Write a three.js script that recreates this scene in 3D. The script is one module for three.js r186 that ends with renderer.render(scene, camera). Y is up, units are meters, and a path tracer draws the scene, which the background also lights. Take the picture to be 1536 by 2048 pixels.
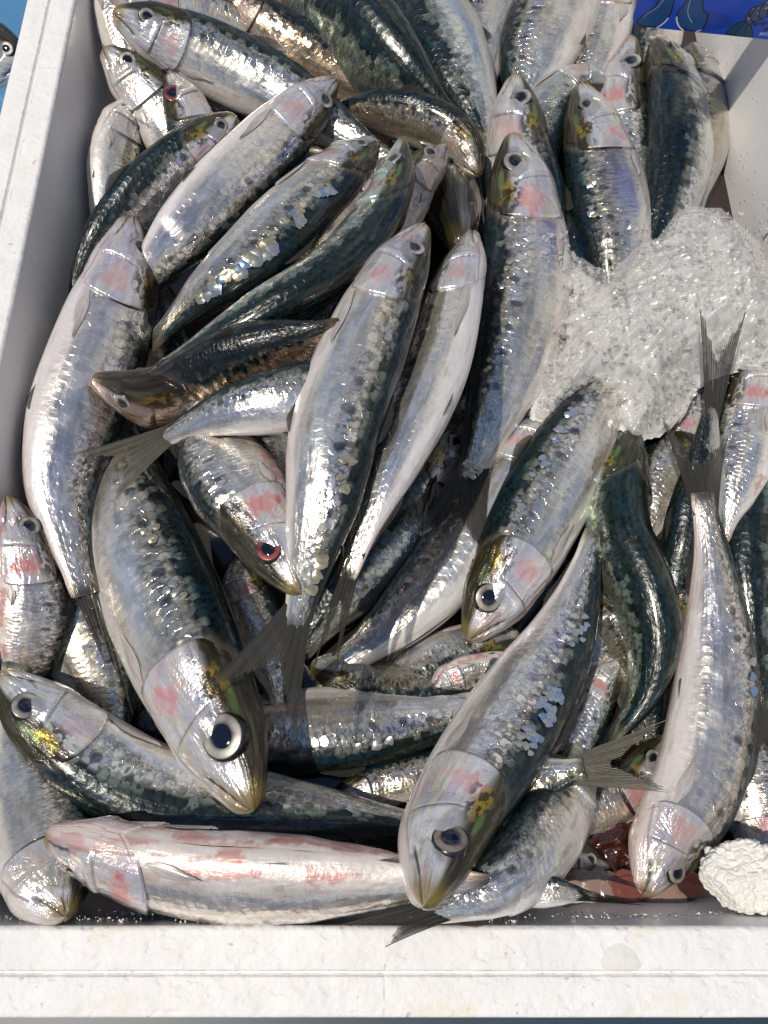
import * as THREE from 'three';
import { mergeGeometries } from 'three/addons/utils/BufferGeometryUtils.js';
import { ConvexGeometry } from 'three/addons/geometries/ConvexGeometry.js';
import { RoundedBoxGeometry } from 'three/addons/geometries/RoundedBoxGeometry.js';

// ---------------------------------------------------------------- camera, sky, sun, exposure
const scene = new THREE.Scene();
const V3 = THREE.Vector3, R = THREE.MathUtils.degToRad;
const PITCH = R(69), EYE = new V3(0, 0.26, 0), FPX = 1539;            // rim of the box is y = 0
const camera = new THREE.PerspectiveCamera(2 * Math.atan(1024 / FPX) * 180 / Math.PI, 0.75, 0.01, 30);
camera.position.copy(EYE); camera.rotation.set(-PITCH, 0, 0);
const SUN = new V3(-0.34, 0.92, 0.10).normalize();
const sun = new THREE.DirectionalLight(new THREE.Color(1, 0.92, 0.80), 4.9);
sun.position.copy(SUN).multiplyScalar(3); sun.castShadow = true; sun.shadow.radius = 1.2;
sun.shadow.mapSize.set(4096, 4096);
Object.assign(sun.shadow.camera, { left: -0.6, right: 0.6, top: 0.6, bottom: -0.6, near: 0.5, far: 6 });
scene.add(sun, sun.target);
const renderer = new THREE.WebGLRenderer({ antialias: true });
renderer.toneMapping = THREE.LinearToneMapping; renderer.toneMappingExposure = 0.67;
renderer.shadowMap.enabled = true;

// ---------------------------------------------------------------- noise
const clamp = (x, a = 0, b = 1) => x < a ? a : x > b ? b : x, lerp = (a, b, t) => a + (b - a) * t;
const sm = (a, b, x) => { const t = clamp((x - a) / (b - a)); return t * t * (3 - 2 * t); };
function h2(x, y, s = 0) { let h = Math.imul(x | 0, 374761393) ^ Math.imul(y | 0, 668265263) ^ Math.imul(s | 0, 2147483647 - 97); h = Math.imul(h ^ (h >>> 13), 1274126177); h ^= h >>> 16; h = Math.imul(h, 2246822519); return ((h ^ (h >>> 15)) >>> 0) / 4294967296; }
function vn(x, y, s) { const i = Math.floor(x), j = Math.floor(y); let u = x - i, v = y - j; u = u * u * (3 - 2 * u); v = v * v * (3 - 2 * v); return lerp(lerp(h2(i, j, s), h2(i + 1, j, s), u), lerp(h2(i, j + 1, s), h2(i + 1, j + 1, s), u), v); }
function fbm(x, y, s, o = 3) { let a = 0.5, t = 0, n = 0; for (let k = 0; k < o; k++) { t += a * vn(x, y, s + k * 17); n += a; a *= 0.5; x = x * 2.03 + 5.1; y = y * 2.03 + 3.7; } return t / n; }
function rng(seed) { let a = seed >>> 0; return () => { a = (a + 0x6D2B79F5) | 0; let t = Math.imul(a ^ (a >>> 15), 1 | a); t = (t + Math.imul(t ^ (t >>> 7), 61 | t)) ^ t; return ((t ^ (t >>> 14)) >>> 0) / 4294967296; }; }
const toS = (c) => { c = clamp(c); return 255 * (c <= 0.0031308 ? 12.92 * c : 1.055 * Math.pow(c, 1 / 2.4) - 0.055); };

// ---------------------------------------------------------------- sky: blue with broken thin cloud
{
  const W = 512, H = 256, d = new Float32Array(W * H * 4);
  for (let y = 0; y < H; y++) for (let x = 0; x < W; x++) {
    const el = ((y + 0.5) / H - 0.5) * Math.PI, az = ((x + 0.5) / W) * 2 * Math.PI, k = (y * W + x) * 4;
    const up = Math.max(0, Math.sin(el)), dx = Math.cos(az) * Math.cos(el), dz = Math.sin(az) * Math.cos(el);
    const q = 1 / (up + 0.25), c = sm(0.52, 0.66, fbm(dx * q * 2.2 + 11, dz * q * 2.2 + 4, 5, 5)) * sm(0, 0.15, up);
    const h = Math.pow(1 - up, 3);
    const sky = [lerp(0.12, 0.26, h), lerp(0.205, 0.32, h), lerp(0.40, 0.44, h)], cl = [0.86, 0.85, 0.82];
    for (let j = 0; j < 3; j++) d[k + j] = el < 0 ? 0.16 : lerp(sky[j], cl[j], c * 0.85);
    d[k + 3] = 1;
  }
  const t = new THREE.DataTexture(d, W, H, THREE.RGBAFormat, THREE.FloatType);
  t.mapping = THREE.EquirectangularReflectionMapping; t.magFilter = t.minFilter = THREE.LinearFilter; t.needsUpdate = true;
  scene.background = t; scene.environment = t;
}

// ---------------------------------------------------------------- helpers
const names = new Map();
function numbered(n) { const k = names.get(n) ?? 0; names.set(n, k + 1); return k ? n + '_' + String(k).padStart(3, '0') : n; }
function thing(name, label, category, group) { const o = new THREE.Group(); o.name = numbered(name); o.userData = { label, category }; if (group) o.userData.group = group; scene.add(o); return o; }
function part(name, geo, mat, parent) { const m = new THREE.Mesh(geo, mat); m.name = name; m.castShadow = m.receiveShadow = true; parent.add(m); return m; }
function struct(name, geo, mat) { const m = part(numbered(name), geo, mat, scene); m.userData.kind = 'structure'; return m; }
function dataTex(W, H, fn, srgb, ch = 4) {          // fn(x, y) -> [r, g, b, a] linear 0..1
  const d = new Uint8Array(W * H * 4);
  for (let y = 0, k = 0; y < H; y++) for (let x = 0; x < W; x++, k += 4) {
    const c = fn(x, y);
    for (let j = 0; j < 3; j++) d[k + j] = srgb ? toS(c[j]) : 255 * clamp(c[j]);
    d[k + 3] = c.length > 3 ? 255 * clamp(c[3]) : 255;
  }
  return texOf(d, W, H, srgb);
}
function texOf(d, W, H, srgb) {
  const t = new THREE.DataTexture(d, W, H); t.magFilter = t.minFilter = THREE.LinearFilter; t.wrapS = t.wrapT = THREE.RepeatWrapping;
  if (srgb) t.colorSpace = THREE.SRGBColorSpace; t.needsUpdate = true; return t;
}
const CU = new V3(0, Math.cos(PITCH), -Math.sin(PITCH)), CF = new V3(0, -Math.sin(PITCH), -Math.cos(PITCH));
// the point at height h that the photograph shows at pixel (px, py): used once, to survey where things lie
function at(px, py, h) {
  const d = new V3((px - 768) / FPX, 0, 0).addScaledVector(CU, (1024 - py) / FPX).add(CF);
  return d.multiplyScalar((h - EYE.y) / d.y).add(EYE);
}
// grid(nu, nv, f): f(i/nu, j/nv) -> {p, uv}; closed: wraps in v; flip: winding
function grid(nu, nv, f, { flip = false, closed = false, color = null } = {}) {
  const P = [], UV = [], C = [], I = [];
  for (let i = 0; i <= nu; i++) for (let j = 0; j <= nv; j++) {
    const [p, u, v, c] = f(i / nu, j / nv); P.push(p.x, p.y, p.z); UV.push(u, v); if (c) C.push(...c);
  }
  const w = nv + 1;
  for (let i = 0; i < nu; i++) for (let j = 0; j < nv; j++) {
    const a = i * w + j, b = a + 1, c = a + w, d = c + 1;
    if (flip) I.push(a, b, c, b, d, c); else I.push(a, c, b, b, c, d);
  }
  const g = new THREE.BufferGeometry();
  g.setAttribute('position', new THREE.Float32BufferAttribute(P, 3)); g.setAttribute('uv', new THREE.Float32BufferAttribute(UV, 2));
  if (C.length) g.setAttribute('color', new THREE.Float32BufferAttribute(C, 3));
  g.setIndex(I); g.computeVertexNormals();
  if (closed) { const n = g.attributes.normal; for (let i = 0; i <= nu; i++) { const a = i * w, b = a + nv, v = new V3(n.getX(a) + n.getX(b), n.getY(a) + n.getY(b), n.getZ(a) + n.getZ(b)).normalize(); n.setXYZ(a, v.x, v.y, v.z); n.setXYZ(b, v.x, v.y, v.z); } }
  return g;
}

// ---------------------------------------------------------------- the polystyrene box
const BX0 = -0.150, BX1 = 0.195, BZ0 = -0.56, BZ1 = 0.0332, FLOOR = -0.115;
function voro(x, y, s) { const i = Math.floor(x), j = Math.floor(y); let d1 = 9, d2 = 9, id = 0; for (let a = -1; a < 2; a++) for (let b = -1; b < 2; b++) { const px = i + a + h2(i + a, j + b, s), py = j + b + h2(i + a, j + b, s + 1), d = Math.hypot(px - x, py - y); if (d < d1) { d2 = d1; d1 = d; id = h2(i + a, j + b, s + 2); } else if (d < d2) d2 = d; } return [d1, d2 - d1, id]; }
const foamRim = (() => {
  const N = 1024, bump = new Float32Array(N * N);
  const wrap = (f, x, y, P) => f(x, y);
  const b = dataTex(N, N, (x, y) => {                         // 0.16 m
    const X = x / N * 42, Y = y / N * 42, [d1, e, id] = voro(X + fbm(X * 0.4, Y * 0.4, 3) * 1.4, Y * 1.1 + fbm(X * 0.5, Y * 0.3, 13), 40);
    const dent = sm(0.55, 0.8, fbm(X * 0.8, Y * 1.3, 9, 4)), n = fbm(X * 2.2, Y * 2.2, 21, 3), l = fbm(X * 0.35, Y * 0.6, 33, 3);
    const v = 0.5 + 0.10 * (1 - d1) * sm(0.45, 0.6, fbm(X * 0.3, Y * 0.3, 88)) - 0.20 * dent + 0.30 * (n - 0.5) + 0.4 * (l - 0.5) + 0.06 * (id - 0.5) * sm(0, 0.4, e);
    return [v, v, v];
  }, false);
  const c = dataTex(N, N, (x, y) => {
    const X = x / N * 42, Y = y / N * 42, st = 0.6 * sm(0.66, 0.86, fbm(X * 0.3 + 13, Y * 0.42 + 29, 77, 4)), g = fbm(X * 0.5, Y * 0.5, 5, 4), sp = sm(0.875, 0.91, fbm(X * 1.7, Y * 1.7, 31, 2)), gr = fbm(X * 1.6, Y * 1.2, 71, 3);
    const k = 0.79 + 0.10 * (g - 0.5) + 0.06 * (gr - 0.5);
    return [k * (1 - 0.05 * st) * (1 - 0.3 * sp), k * 0.99 * (1 - 0.10 * st) * (1 - 0.33 * sp), k * 0.985 * (1 - 0.28 * st) * (1 - 0.35 * sp)];
  }, true);
  return new THREE.MeshPhysicalMaterial({ map: c, bumpMap: b, bumpScale: 0.0011, roughness: 0.62, specularIntensity: 0.6, color: 0xffffff });
})();
const foamIn = (() => {                                        // wet inner face: smooth skin with droplets and scratches
  const N = 1024;
  const b = dataTex(N, N, (x, y) => {
    const X = x / N * 50, Y = y / N * 50, [d1, e, id] = voro(X, Y * 0.8, 140), dr = id > 0.80 && fbm(X * 0.2, Y * 0.2, 8) > 0.5 ? 0.6 * sm(0.22, 0.06, d1) : 0;
    const v = 0.3 + 0.5 * dr + 0.16 * (fbm(X * 0.35, Y * 0.35, 2, 3) - 0.5) + 0.1 * (fbm(X * 2.4, Y * 1.2, 6, 2) - 0.5);
    return [v, v, v];
  }, false);
  const c = dataTex(512, 512, (x, y) => {
    const X = x / 512 * 50, Y = y / 512 * 50, g = fbm(X * 0.12, Y * 0.12, 15, 4), dk = sm(0.93, 0.95, fbm(X * 1.5, Y * 0.8, 61, 2)), k = 0.78 + 0.08 * (g - 0.5);
    return [k * (1 - 0.5 * dk), k * 0.985 * (1 - 0.5 * dk), k * 0.98 * (1 - 0.5 * dk)];
  }, true);
  return new THREE.MeshPhysicalMaterial({ map: c, bumpMap: b, bumpScale: 0.0009, roughness: 0.45, clearcoat: 0.4, clearcoatRoughness: 0.2 });
})();
{
  function ring(o, y, r0 = 0.024) {                            // rounded rectangle, o metres outside the inner top edge
    const r = Math.max(0.006, r0 + o), x0 = BX0 - o, x1 = BX1 + o, z0 = BZ0 - o, z1 = BZ1 + o, pts = [], K = 10, S = 40;
    const corner = (cx, cz, a0) => { for (let k = 0; k <= K; k++) { const a = a0 + (k / K) * Math.PI / 2; pts.push([cx + r * Math.cos(a), cz + r * Math.sin(a)]); } };
    const side = (a, b) => { for (let k = 1; k < S; k++) pts.push([lerp(a[0], b[0], k / S), lerp(a[1], b[1], k / S)]); };
    corner(x1 - r, z1 - r, 0); side([x1 - r, z1], [x0 + r, z1]); corner(x0 + r, z1 - r, Math.PI / 2); side([x0, z1 - r], [x0, z0 + r]);
    corner(x0 + r, z0 + r, Math.PI); side([x0 + r, z0], [x1 - r, z0]); corner(x1 - r, z0 + r, 1.5 * Math.PI); side([x1, z0 + r], [x1, z1 - r]); pts.push(pts[0]);
    return pts.map(([x, z]) => new V3(x, y, z));
  }
  function loft(profile, planar, wob = 0) {
    const rings = profile.map(([o, y]) => ring(o, y)); let s = 0; const run = [0];
    for (let k = 1; k < profile.length; k++) run.push(s += Math.hypot(profile[k][0] - profile[k - 1][0], profile[k][1] - profile[k - 1][1]));
    const n = rings[0].length - 1; let per = [0];
    for (let k = 1; k <= n; k++) per.push(per[k - 1] + rings[0][k].distanceTo(rings[0][k - 1]));
    return grid(profile.length - 1, n, (a, b) => {
      const i = Math.round(a * (profile.length - 1)), j = Math.round(b * n), p = rings[i][j].clone();
      if (wob) p.y += wob * (fbm(p.x * 60, p.z * 60, 3) - 0.5);
      return planar ? [p, p.x / 0.16, p.z / 0.16] : [p, per[j] / 0.2, run[i] / 0.2];
    }, { flip: false });
  }
  const box = thing('foam_box', 'open white polystyrene fish box filled with fresh sardines', 'fish box');
  part('outer_wall', loft([[0.020, -0.14], [0.0238, -0.0016]], false), foamRim, box);
  part('rim', loft([[0.0238, -0.0016], [0.0236, -0.0006], [0.0228, 0], [0.0185, 0], [0.0137, 0], [0.0131, -0.0003], [0.0129, -0.0019], [0.0119, -0.0019], [0.0117, 0.0001], [0.0111, 0.0005], [0.0060, 0.0005], [0.0016, 0.0005], [0.0004, 0.0001], [0, -0.0012]], true, 0.0007), foamRim, box);
  part('inner_wall', loft([[0, -0.0012], [-0.002, -0.03], [-0.004, -0.06], [-0.006, -0.09], [-0.008, -0.10], [-0.014, FLOOR]], false), foamIn, box);
  const fl = new THREE.PlaneGeometry(BX1 - BX0 - 0.02, BZ1 - BZ0 - 0.02); fl.rotateX(-Math.PI / 2); fl.translate((BX0 + BX1) / 2, FLOOR, (BZ0 + BZ1) / 2);
  part('floor', fl, foamIn, box);
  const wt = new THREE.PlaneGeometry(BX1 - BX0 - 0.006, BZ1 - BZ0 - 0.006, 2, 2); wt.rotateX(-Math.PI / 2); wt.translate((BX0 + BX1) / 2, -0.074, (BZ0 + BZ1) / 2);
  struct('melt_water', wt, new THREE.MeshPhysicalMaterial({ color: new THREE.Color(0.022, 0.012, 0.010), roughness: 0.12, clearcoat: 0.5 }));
}
// table under the box and the neighbouring tray
{
  const g = new RoundedBoxGeometry(6, 0.04, 6, 2, 0.01); g.translate(0, -0.162, -1);
  struct('table_top', g, new THREE.MeshPhysicalMaterial({ color: new THREE.Color(0.018, 0.04, 0.065), roughness: 0.4, clearcoat: 0.4 }));
  const tray = thing('fish_tray', 'blue plastic tray beside the left side of the foam box', 'tray');
  const m = new THREE.MeshPhysicalMaterial({ color: new THREE.Color(0.07, 0.22, 0.42), roughness: 0.38, clearcoat: 0.5, clearcoatRoughness: 0.2 });
  const f = new RoundedBoxGeometry(0.36, 0.012, 0.56, 3, 0.004); f.translate(-0.365, -0.066, -0.30); part('base', f, m, tray);
  for (const [x, z, w, d] of [[-0.183, -0.30, 0.008, 0.56], [-0.547, -0.30, 0.008, 0.56], [-0.365, -0.576, 0.356, 0.008], [-0.365, -0.024, 0.356, 0.008]]) {
    const s = new RoundedBoxGeometry(w, 0.10, d, 2, 0.003); s.translate(x, -0.0915, z); part('side', s, m, tray);
  }
}

// ---------------------------------------------------------------- sardine skin
const TW = 1024, TH = 512;
const headEdge = (a) => 0.256 - 0.080 * Math.pow(Math.abs(a - 1.6) / 1.6, 2.2);
function scaleCell(X, Y, s) {
  const px = 4.3, py = 3.6; let best = null, bx = 1e9;
  const i0 = Math.round(X / px), j0 = Math.round(Y / py);
  for (let j = j0 - 1; j <= j0 + 1; j++) for (let i = i0 - 2; i <= i0 + 1; i++) {
    const cx = (i + (j & 1 ? 0.5 : 0)) * px + (h2(i, j, s) - 0.5) * 0.9, cy = j * py + (h2(i, j, s + 1) - 0.5) * 0.8, lx = (X - cx) / 3.1, ly = (Y - cy) / 2.5, d = lx * lx + ly * ly;
    if (d < 1 && cx < bx) { bx = cx; best = [Math.sqrt(d), lx, ly, h2(i, j, s + 2), h2(i, j, s + 3), h2(i, j, s + 4)]; }
  }
  return best ?? [0.5, 0, 0, 0.5, 0.5, 0.5];
}
const SKIN = [];
function makeSkin(seed, o) {
  const map = new Uint8Array(TW * TH * 4), rm = new Uint8Array(TW * TH * 4), bp = new Uint8Array(TW * TH * 4);
  const c = [0, 0, 0], mix = (r, g, b, t) => { c[0] += (r - c[0]) * t; c[1] += (g - c[1]) * t; c[2] += (b - c[2]) * t; };
  const jx = (h2(seed, 1) - 0.5) * 0.03, ja = (h2(seed, 2) - 0.5) * 0.5, jy = (h2(seed, 3) - 0.5) * 0.014, jw = 0.7 + 0.6 * h2(seed, 4);
  for (let y = 0, k = 0; y < TH; y++) for (let x = 0; x < TW; x++, k += 4) {
    const u = (x + 0.5) / TW, ph = ((y + 0.5) / TH * 2 - 1) * Math.PI, a = Math.abs(ph), S = seed + (ph < 0 ? 500 : 0);
    const n1 = fbm(u * 7, a * 3.2, S, 3), n2 = fbm(u * 26, a * 9, S + 50, 3), n3 = vn(u * 420, a * 75, S + 90), st = fbm(u * 210, a * 7, S + 120, 2);
    let metal, rough, bump, coat = 0.9;
    const he = headEdge(a);
    if (u > he) {
      const [d, lx, ly, q1, q2, q3] = scaleCell(u * 190, a * 14, S + 7);
      const edge = sm(0.78, 1, d) * (lx > -0.2 ? 1 : 0);
      const bl = a + 0.34 * (n1 - 0.5) + 0.16 * (q1 - 0.5) + o.shift;
      const back = sm(1.12, 0.86, bl);
      // silver flank
      const s = 0.86 + 0.15 * (st - 0.5) + 0.06 * (n3 - 0.5) + 0.24 * (n2 - 0.5) + 0.06 * (q2 - 0.5);
      c[0] = s * 1.03; c[1] = s * 0.985; c[2] = s * 0.90;
      const bG = 0.55 + 0.45 * Math.exp(-Math.pow((a - 1.32) / 0.26, 2)), bB = 0.3 + 0.7 * Math.exp(-Math.pow((a - 1.80) / 0.22, 2));
      const gold = sm(0.36, 0.64, fbm(u * 6 + 7, a * 2.4, S + 200, 4)) * o.gold * bG, blue = sm(0.40, 0.62, fbm(u * 5 + 31, a * 3 + 9, S + 230, 4)) * o.blue * bB, lil = sm(0.48, 0.68, fbm(u * 7 + 3, a * 4 + 2, S + 260, 4));
      mix(s * 1.02, s * 0.86, s * 0.54, gold * 0.95); mix(s * 0.55, s * 0.76, s * 1.04, blue * 0.5); mix(s * 0.82, s * 0.79, s * 0.98, lil * 0.18);
      mix(0.40, 0.36, 0.31, 0.5 * sm(0.55, 0.75, fbm(u * 16 + 60, a * 5, S + 280, 4)));
      metal = 0.86; rough = 0.25 + 0.14 * (n2 - 0.5) + 0.10 * (q3 - 0.5);
      // net of dark scale edges between flank and back
      const tz = sm(0.7, 1.0, bl) * sm(1.75, 1.15, bl);
      const keep = q1 > 0.25 ? 1 : 0.2;
      const wk = sm(0.52, 0.66, fbm(u * 130, a * 10 + q1, S + 395, 2)); const dk = tz * Math.max(edge * keep * 0.7, wk * 0.8) * (0.5 + 0.5 * sm(0.3, 0.6, n1));
      mix(0.045, 0.05, 0.04, dk * 0.85);
      if (q2 > 0.55) mix(0.07, 0.07, 0.05, 0.5 * tz * sm(1.4, 0.95, bl) * sm(0.35, 0.6, n2)); rough -= 0.10 * tz;
      for (let m = 0; m < 7; m++) { const du = (u - 0.30 - m * 0.072 - 0.02 * (h2(m, 3, S) - 0.5)) * 190, da = (a - 1.22 - 0.12 * (h2(m, 9, S) - 0.5)) * 14; const r = Math.hypot(du, da * 1.1) + 1.6 * (n2 - 0.5); if (h2(m, 5, S) > 0.35) mix(0.03, 0.035, 0.045, 0.7 * sm(2.6, 1.2, r)); }
      // dark back
      if (back > 0) {
        const t = n2, g = q3;
        const bl2 = sm(0.45, 0.7, fbm(u * 9 + 70, a * 4, S + 350, 3)), wr = sm(0.56, 0.72, fbm(u * 150 + q1 * 2, a * 11 + 0.4 * lx, S + 380, 2));
        let r = lerp(0.003, 0.012, t), gg = lerp(0.007, 0.021, t), b = lerp(0.007, 0.017, t);
        r = lerp(r, r * 0.6, bl2); gg = lerp(gg, gg * 1.05, bl2); b = lerp(b, b * 2.0, bl2); gg = lerp(gg, gg * 1.25, bl2);
        if (g > 0.8) { gg *= 1.15; b *= 1.5; }
        const gap = sm(1.05, 0.8, bl) * sm(0.62, 0.85, bl) * (q2 > 0.5 ? 1 : 0); r += 0.10 * gap; gg += 0.11 * gap; b += 0.10 * gap;
        const lit = (1 + 0.35 * sm(0.9, 0.3, d)) * (1 - 0.75 * wr);
        r *= lit; gg *= lit; b *= lit;
        const e = 1 - 0.7 * edge * (q1 > 0.35 ? 1 : 0.1); mix(r * e, gg * e, b * e, back);
        metal = lerp(metal, 0.15, back); rough = lerp(rough, 0.30 + 0.2 * (n2 - 0.5), back); coat = lerp(coat, 0.15 + 0.75 * sm(0.45, 0.62, fbm(u * 40, a * 8, S + 710, 3)), back);
      }
      // belly
      const be = sm(2.05, 2.55, a + 0.25 * (n1 - 0.5));
      const w = 0.70 + 0.14 * (n2 - 0.5) + 0.08 * (st - 0.5);
      mix(w, w * 0.965, w * 0.94, be * 0.85); metal = lerp(metal, 0.22, be); rough = lerp(rough, 0.36, be);
      const pk = sm(0.50, 0.66, fbm(u * 9 + 90, a * 1.6, S + 300, 3) * 0.72 + 0.28 * fbm(u * 60, a * 8, S + 320, 3)) * sm(1.9, 2.5, a) * o.pink; mix(lerp(0.40, 0.62, n2), lerp(0.14, 0.34, n2), lerp(0.15, 0.30, n2), pk * 0.8);
      const keel = sm(3.0, 3.12, a); mix(0.62, 0.55, 0.50, keel * 0.5);
      // flat rubbed patches
      const bare = sm(0.66, 0.74, fbm(u * 8 + 50, a * 3 + 20, S + 330, 3)) * (1 - back) * 0.5; mix(0.52, 0.47, 0.42, bare); rough += 0.1 * bare;
      const te = sm(0.92, 0.98, u); mix(0.34, 0.29, 0.17, te * 0.4); mix(0.07, 0.06, 0.045, sm(0.955, 1, u + 0.03 * (n2 - 0.5)) * 0.8);
      const am = lerp(0.55, 0.65, back) * (1 - 0.6 * be);
      bump = 0.5 + am * (0.16 * (sm(0, 1, d) - 0.5) * (edge > 0.5 ? 0.6 : 1) + (0.13 + 0.95 * tz) * (lx * (q1 - 0.5) + ly * (q2 - 0.5))) + 0.06 * (st - 0.5) + 0.03 * (n3 - 0.5) + 0.15 * (n2 - 0.5) + back * 0.12 * (fbm(u * 60, a * 14, S + 610, 3) - 0.5);
      const fold = sm(0.03, 0, u - he); mix(0.30, 0.25, 0.2, fold * 0.2);
    } else {
      // head
      const s = 0.70 + 0.30 * (n2 - 0.5) + 0.10 * (n3 - 0.5);
      c[0] = s; c[1] = s * 0.98; c[2] = s * 0.96;
      const gold = sm(0.5, 0.7, fbm(u * 22, a * 3, S + 200, 3)), lil = sm(0.48, 0.68, fbm(u * 18 + 40, a * 3.5, S + 210, 3));
      mix(0.72, 0.62, 0.42, gold * 0.55 * o.gold); mix(0.55, 0.57, 0.72, lil * 0.55);
      metal = 0.55; rough = 0.27 + 0.12 * (n2 - 0.5); bump = 0.5 + 0.42 * (n2 - 0.5) + 0.10 * (n3 - 0.5);
      const ray = vn(Math.atan2((a - 1.5) * 0.045, u - 0.15) * 16, 0.5, S + 400); // striae radiating over the gill cover
      if (u > 0.155 && a > 1.05 && a < 2.5) { bump += 0.14 * (ray - 0.5); mix(c[0] * (0.8 + 0.4 * ray), c[1] * (0.8 + 0.4 * ray), c[2] * (0.8 + 0.4 * ray), 0.6); }
      const top = sm(1.26, 0.96, a + 0.16 * (n1 - 0.5) + 0.12 * sm(0.10, 0.02, u));
      mix(lerp(0.008, 0.06, n2), lerp(0.009, 0.05, n2), lerp(0.006, 0.022, n2), top); metal = lerp(metal, 0.12, top); coat = lerp(coat, 0.12 + 0.7 * sm(0.5, 0.62, n2), top);
      const sn = sm(0.05, 0.012, u + 0.012 * (n1 - 0.5)); mix(0.20, 0.145, 0.04, sn * 0.85); metal = lerp(metal, 0.1, sn);
      // pale chin
      const ch = sm(2.2, 2.7, a); mix(0.68, 0.60, 0.56, ch * 0.7); metal = lerp(metal, 0.15, ch);
      // cheek plates: fine dark joints
      const pre = Math.abs(u - (0.152 + 0.014 * Math.sin(a * 1.8))), l1 = sm(0.0035, 0.0008, pre) * sm(1.15, 1.4, a) * sm(2.5, 2.2, a); mix(0.16, 0.13, 0.10, l1 * 0.45); bump -= 0.25 * l1;
      const jl = Math.abs(a - (1.78 + u * 5.6)), l2 = sm(0.09, 0.02, jl) * sm(0.085, 0.07, u); mix(0.08, 0.06, 0.04, l2 * 0.9); bump -= 0.25 * l2;
      const l3 = sm(0.07, 0.015, Math.abs(a - (2.45 + 2.0 * (u - 0.1)))) * sm(0.05, 0.09, u); mix(0.26, 0.17, 0.14, l3 * 0.5); bump -= 0.15 * l3;
      // yellow behind the eye, dark mottling
      const nh = fbm(u * 75, a * 9, S + 430, 4), wy = 0.5 * (n1 - 0.5), ye = sm(1.15, 0.4, Math.hypot((u - 0.184 - jy) / 0.036, (a - 1.02) / 0.28) + wy + 1.2 * (nh - 0.5)) * o.yellow;
      mix(lerp(0.22, 0.60, n3), lerp(0.15, 0.40, n3), 0.03, ye * 0.8); metal = lerp(metal, 0.6, ye); bump += 0.3 * ye * (nh - 0.5);
      const mo = sm(0.49, 0.58, fbm(u * 70, a * 9, S + 440, 4)) * sm(1.5, 0.8, Math.hypot((u - 0.195) / 0.05, (a - 0.98) / 0.38)); mix(0.02, 0.019, 0.010, mo * 0.85);
      const gr = sm(1.1, 0.5, Math.hypot((u - 0.15) / 0.03, (a - 0.78) / 0.12) + wy) * 0.6; mix(0.12, 0.20, 0.06, gr * o.yellow);
      // blood under the gill cover
      const pi = sm(1.15, 0.4, Math.hypot((u - 0.203 - jx) / (0.036 * jw), (a - 1.72 - ja) / (0.42 / jw)) + 1.0 * (n1 - 0.5) + 1.3 * (nh - 0.5)) * o.red;
      mix(lerp(0.42, 0.70, nh), lerp(0.08, 0.30, nh), lerp(0.10, 0.28, nh), pi * (0.5 + 0.5 * ray)); metal = lerp(metal, 0.25, pi);
      const rd = sm(0.60, 0.72, fbm(u * 24 + 8, a * 2.2, S + 470, 3)) * o.red * sm(1.2, 1.6, a); mix(0.55, 0.24, 0.22, rd * 0.5);
      const orb = sm(1.25, 1.0, Math.hypot((u - 0.105) / 0.042, (a - 1.25) / 0.42)); mix(0.05, 0.042, 0.035, orb * 0.35);
    }
    map[k] = toS(c[0]); map[k + 1] = toS(c[1]); map[k + 2] = toS(c[2]); map[k + 3] = 255;
    rm[k] = 255 * clamp(coat); rm[k + 1] = 255 * clamp(rough, 0.1, 1); rm[k + 2] = 255 * clamp(metal); rm[k + 3] = 255;
    bp[k] = bp[k + 1] = bp[k + 2] = 255 * clamp(bump); bp[k + 3] = 255;
  }
  const r = texOf(rm, TW, TH);
  SKIN.push(new THREE.MeshPhysicalMaterial({ map: texOf(map, TW, TH, true), roughnessMap: r, metalnessMap: r, roughness: 1, metalness: 1, bumpMap: texOf(bp, TW, TH), bumpScale: 0.0009, clearcoat: 1, clearcoatMap: r, clearcoatRoughness: 0.09, vertexColors: true }));
}
makeSkin(1000, { gold: 0.9, blue: 0.4, pink: 0.2, yellow: 1, red: 0.95, shift: 0 });      // 0 warm silver, yellow and red cheek
makeSkin(2000, { gold: 0.35, blue: 0.9, pink: 0.25, yellow: 0.9, red: 0.6, shift: 0.02 });    // 1 bluish silver
makeSkin(3000, { gold: 0.5, blue: 0.5, pink: 0.35, yellow: 0.35, red: 0.5, shift: 0.05 });    // 2 plain silver
makeSkin(4000, { gold: 1.0, blue: 0.2, pink: 0.1, yellow: 0.7, red: 0.3, shift: -0.12 });     // 3 golden, broad dark back
makeSkin(5000, { gold: 0.3, blue: 0.6, pink: 1.0, yellow: 0.2, red: 1.0, shift: 0.08 });      // 4 pink belly
makeSkin(6000, { gold: 0.25, blue: 1.0, pink: 0.15, yellow: 0.9, red: 0.5, shift: -0.15 });   // 5 deep blue back
makeSkin(7000, { gold: 0.6, blue: 0.3, pink: 0.15, yellow: 0.4, red: 0.15, shift: 0.0 });     // 6 pale head

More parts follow.
